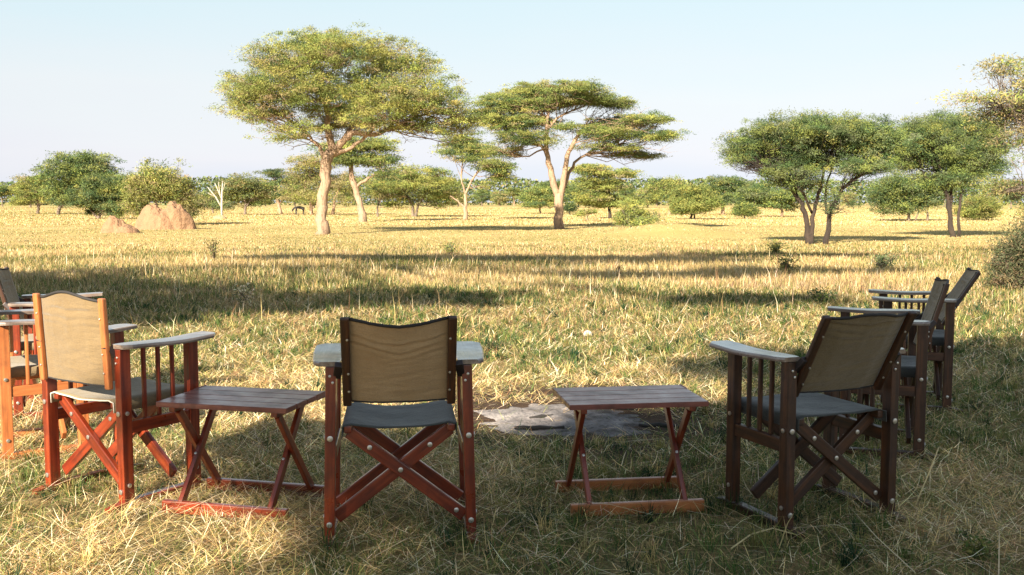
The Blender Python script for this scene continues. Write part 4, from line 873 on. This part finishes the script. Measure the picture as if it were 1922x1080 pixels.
camp_tree('acacia left of the camera shading a narrow band across the plain', (-16, 11), 9,
          [(-2.2, 23.4, 3.2, 1.1, 8.6, 1), (1.6, 23.0, 2.6, .9, 9, 1), (3.6, 22, 1.6, .8, 9.2, .7), (-5, 23.6, 1.6, .7, 8.4, .6), (6.5, 24.5, 2.6, .9, 8.8, .5), (2.6, 17.6, 2.6, .5, 8.8, .35), (-1.6, 13.4, 1.9, .8, 8.8, .4), (5.6, 18.6, 2.2, .5, 8.8, .4), (3.2, 13.2, 1.3, .4, 8.8, .25)], 60000, 3)
sun = bpy.data.lights.new('sun', 'SUN'); sun.energy = 5.0; sun.angle = R(.55); sun.color = (1, .88, .70)
so = bpy.data.objects.new('sun', sun); COL.objects.link(so); so.rotation_euler = (-SUN).to_track_quat('-Z', 'Y').to_euler(); so.location = SUN * 60
w = bpy.data.worlds.new('World'); scene.world = w; w.use_nodes = True; nt = w.node_tree; nt.nodes.clear()
out = nt.nodes.new('ShaderNodeOutputWorld'); bg = nt.nodes.new('ShaderNodeBackground'); sky = nt.nodes.new('ShaderNodeTexSky')
sky.sky_type = 'NISHITA'; sky.sun_disc = False; sky.sun_elevation = EL
sky.sun_rotation = math.atan2(SUN.x, SUN.y); sky.air_density = 1.0; sky.dust_density = 0.15; sky.ozone_density = 1.0
hs = nt.nodes.new('ShaderNodeHueSaturation'); hs.inputs['Saturation'].default_value = .5
nt.links.new(sky.outputs[0], hs.inputs['Color'])
# pale high haze of a dry morning veils the blue: white-lavender low down, pale cyan higher up, a little uneven
tc = nt.nodes.new('ShaderNodeTexCoord'); sp = nt.nodes.new('ShaderNodeSeparateXYZ'); nt.links.new(tc.outputs['Generated'], sp.inputs[0])
wn = nt.nodes.new('ShaderNodeTexNoise'); wm_ = nt.nodes.new('ShaderNodeMapping'); wm_.inputs['Scale'].default_value = (1, 1, 7); nt.links.new(tc.outputs['Generated'], wm_.inputs[0]); nt.links.new(wm_.outputs[0], wn.inputs['Vector']); wn.inputs['Scale'].default_value = 2.2; wn.inputs['Detail'].default_value = 5
ma = nt.nodes.new('ShaderNodeMath'); ma.operation = 'MULTIPLY_ADD'; nt.links.new(wn.outputs['Fac'], ma.inputs[0]); ma.inputs[1].default_value = .10
mb = nt.nodes.new('ShaderNodeMath'); mb.operation = 'SUBTRACT'; nt.links.new(sp.outputs[2], mb.inputs[0]); mb.inputs[1].default_value = .05; nt.links.new(mb.outputs[0], ma.inputs[2])
veil = ramp(nt, ma.outputs[0], [(0, (.62, .70, .88)), (.045, (.80, .80, .89)), (.10, (.84, .88, .91)), (.20, (.70, .89, .95)), (.6, (.48, .60, .76)), (1, (.40, .50, .64))])
mx = nt.nodes.new('ShaderNodeMix'); mx.data_type = 'RGBA'; mx.blend_type = 'ADD'; mx.inputs[0].default_value = 1
s1 = nt.nodes.new('ShaderNodeVectorMath'); s1.operation = 'SCALE'; s1.inputs['Scale'].default_value = .08; nt.links.new(hs.outputs[0], s1.inputs[0])
s2 = nt.nodes.new('ShaderNodeVectorMath'); s2.operation = 'SCALE'; s2.inputs['Scale'].default_value = 2.5; nt.links.new(veil.outputs[0], s2.inputs[0])
nt.links.new(s1.outputs[0], mx.inputs[6]); nt.links.new(s2.outputs[0], mx.inputs[7]); nt.links.new(mx.outputs[2], bg.inputs[0]); bg.inputs[1].default_value = .1
nt.links.new(bg.outputs[0], out.inputs[0])
scene.view_settings.view_transform = 'Standard'; scene.view_settings.look = 'None'
scene.view_settings.exposure = 1.74; scene.view_settings.gamma = 1
scene.render.engine = 'CYCLES'
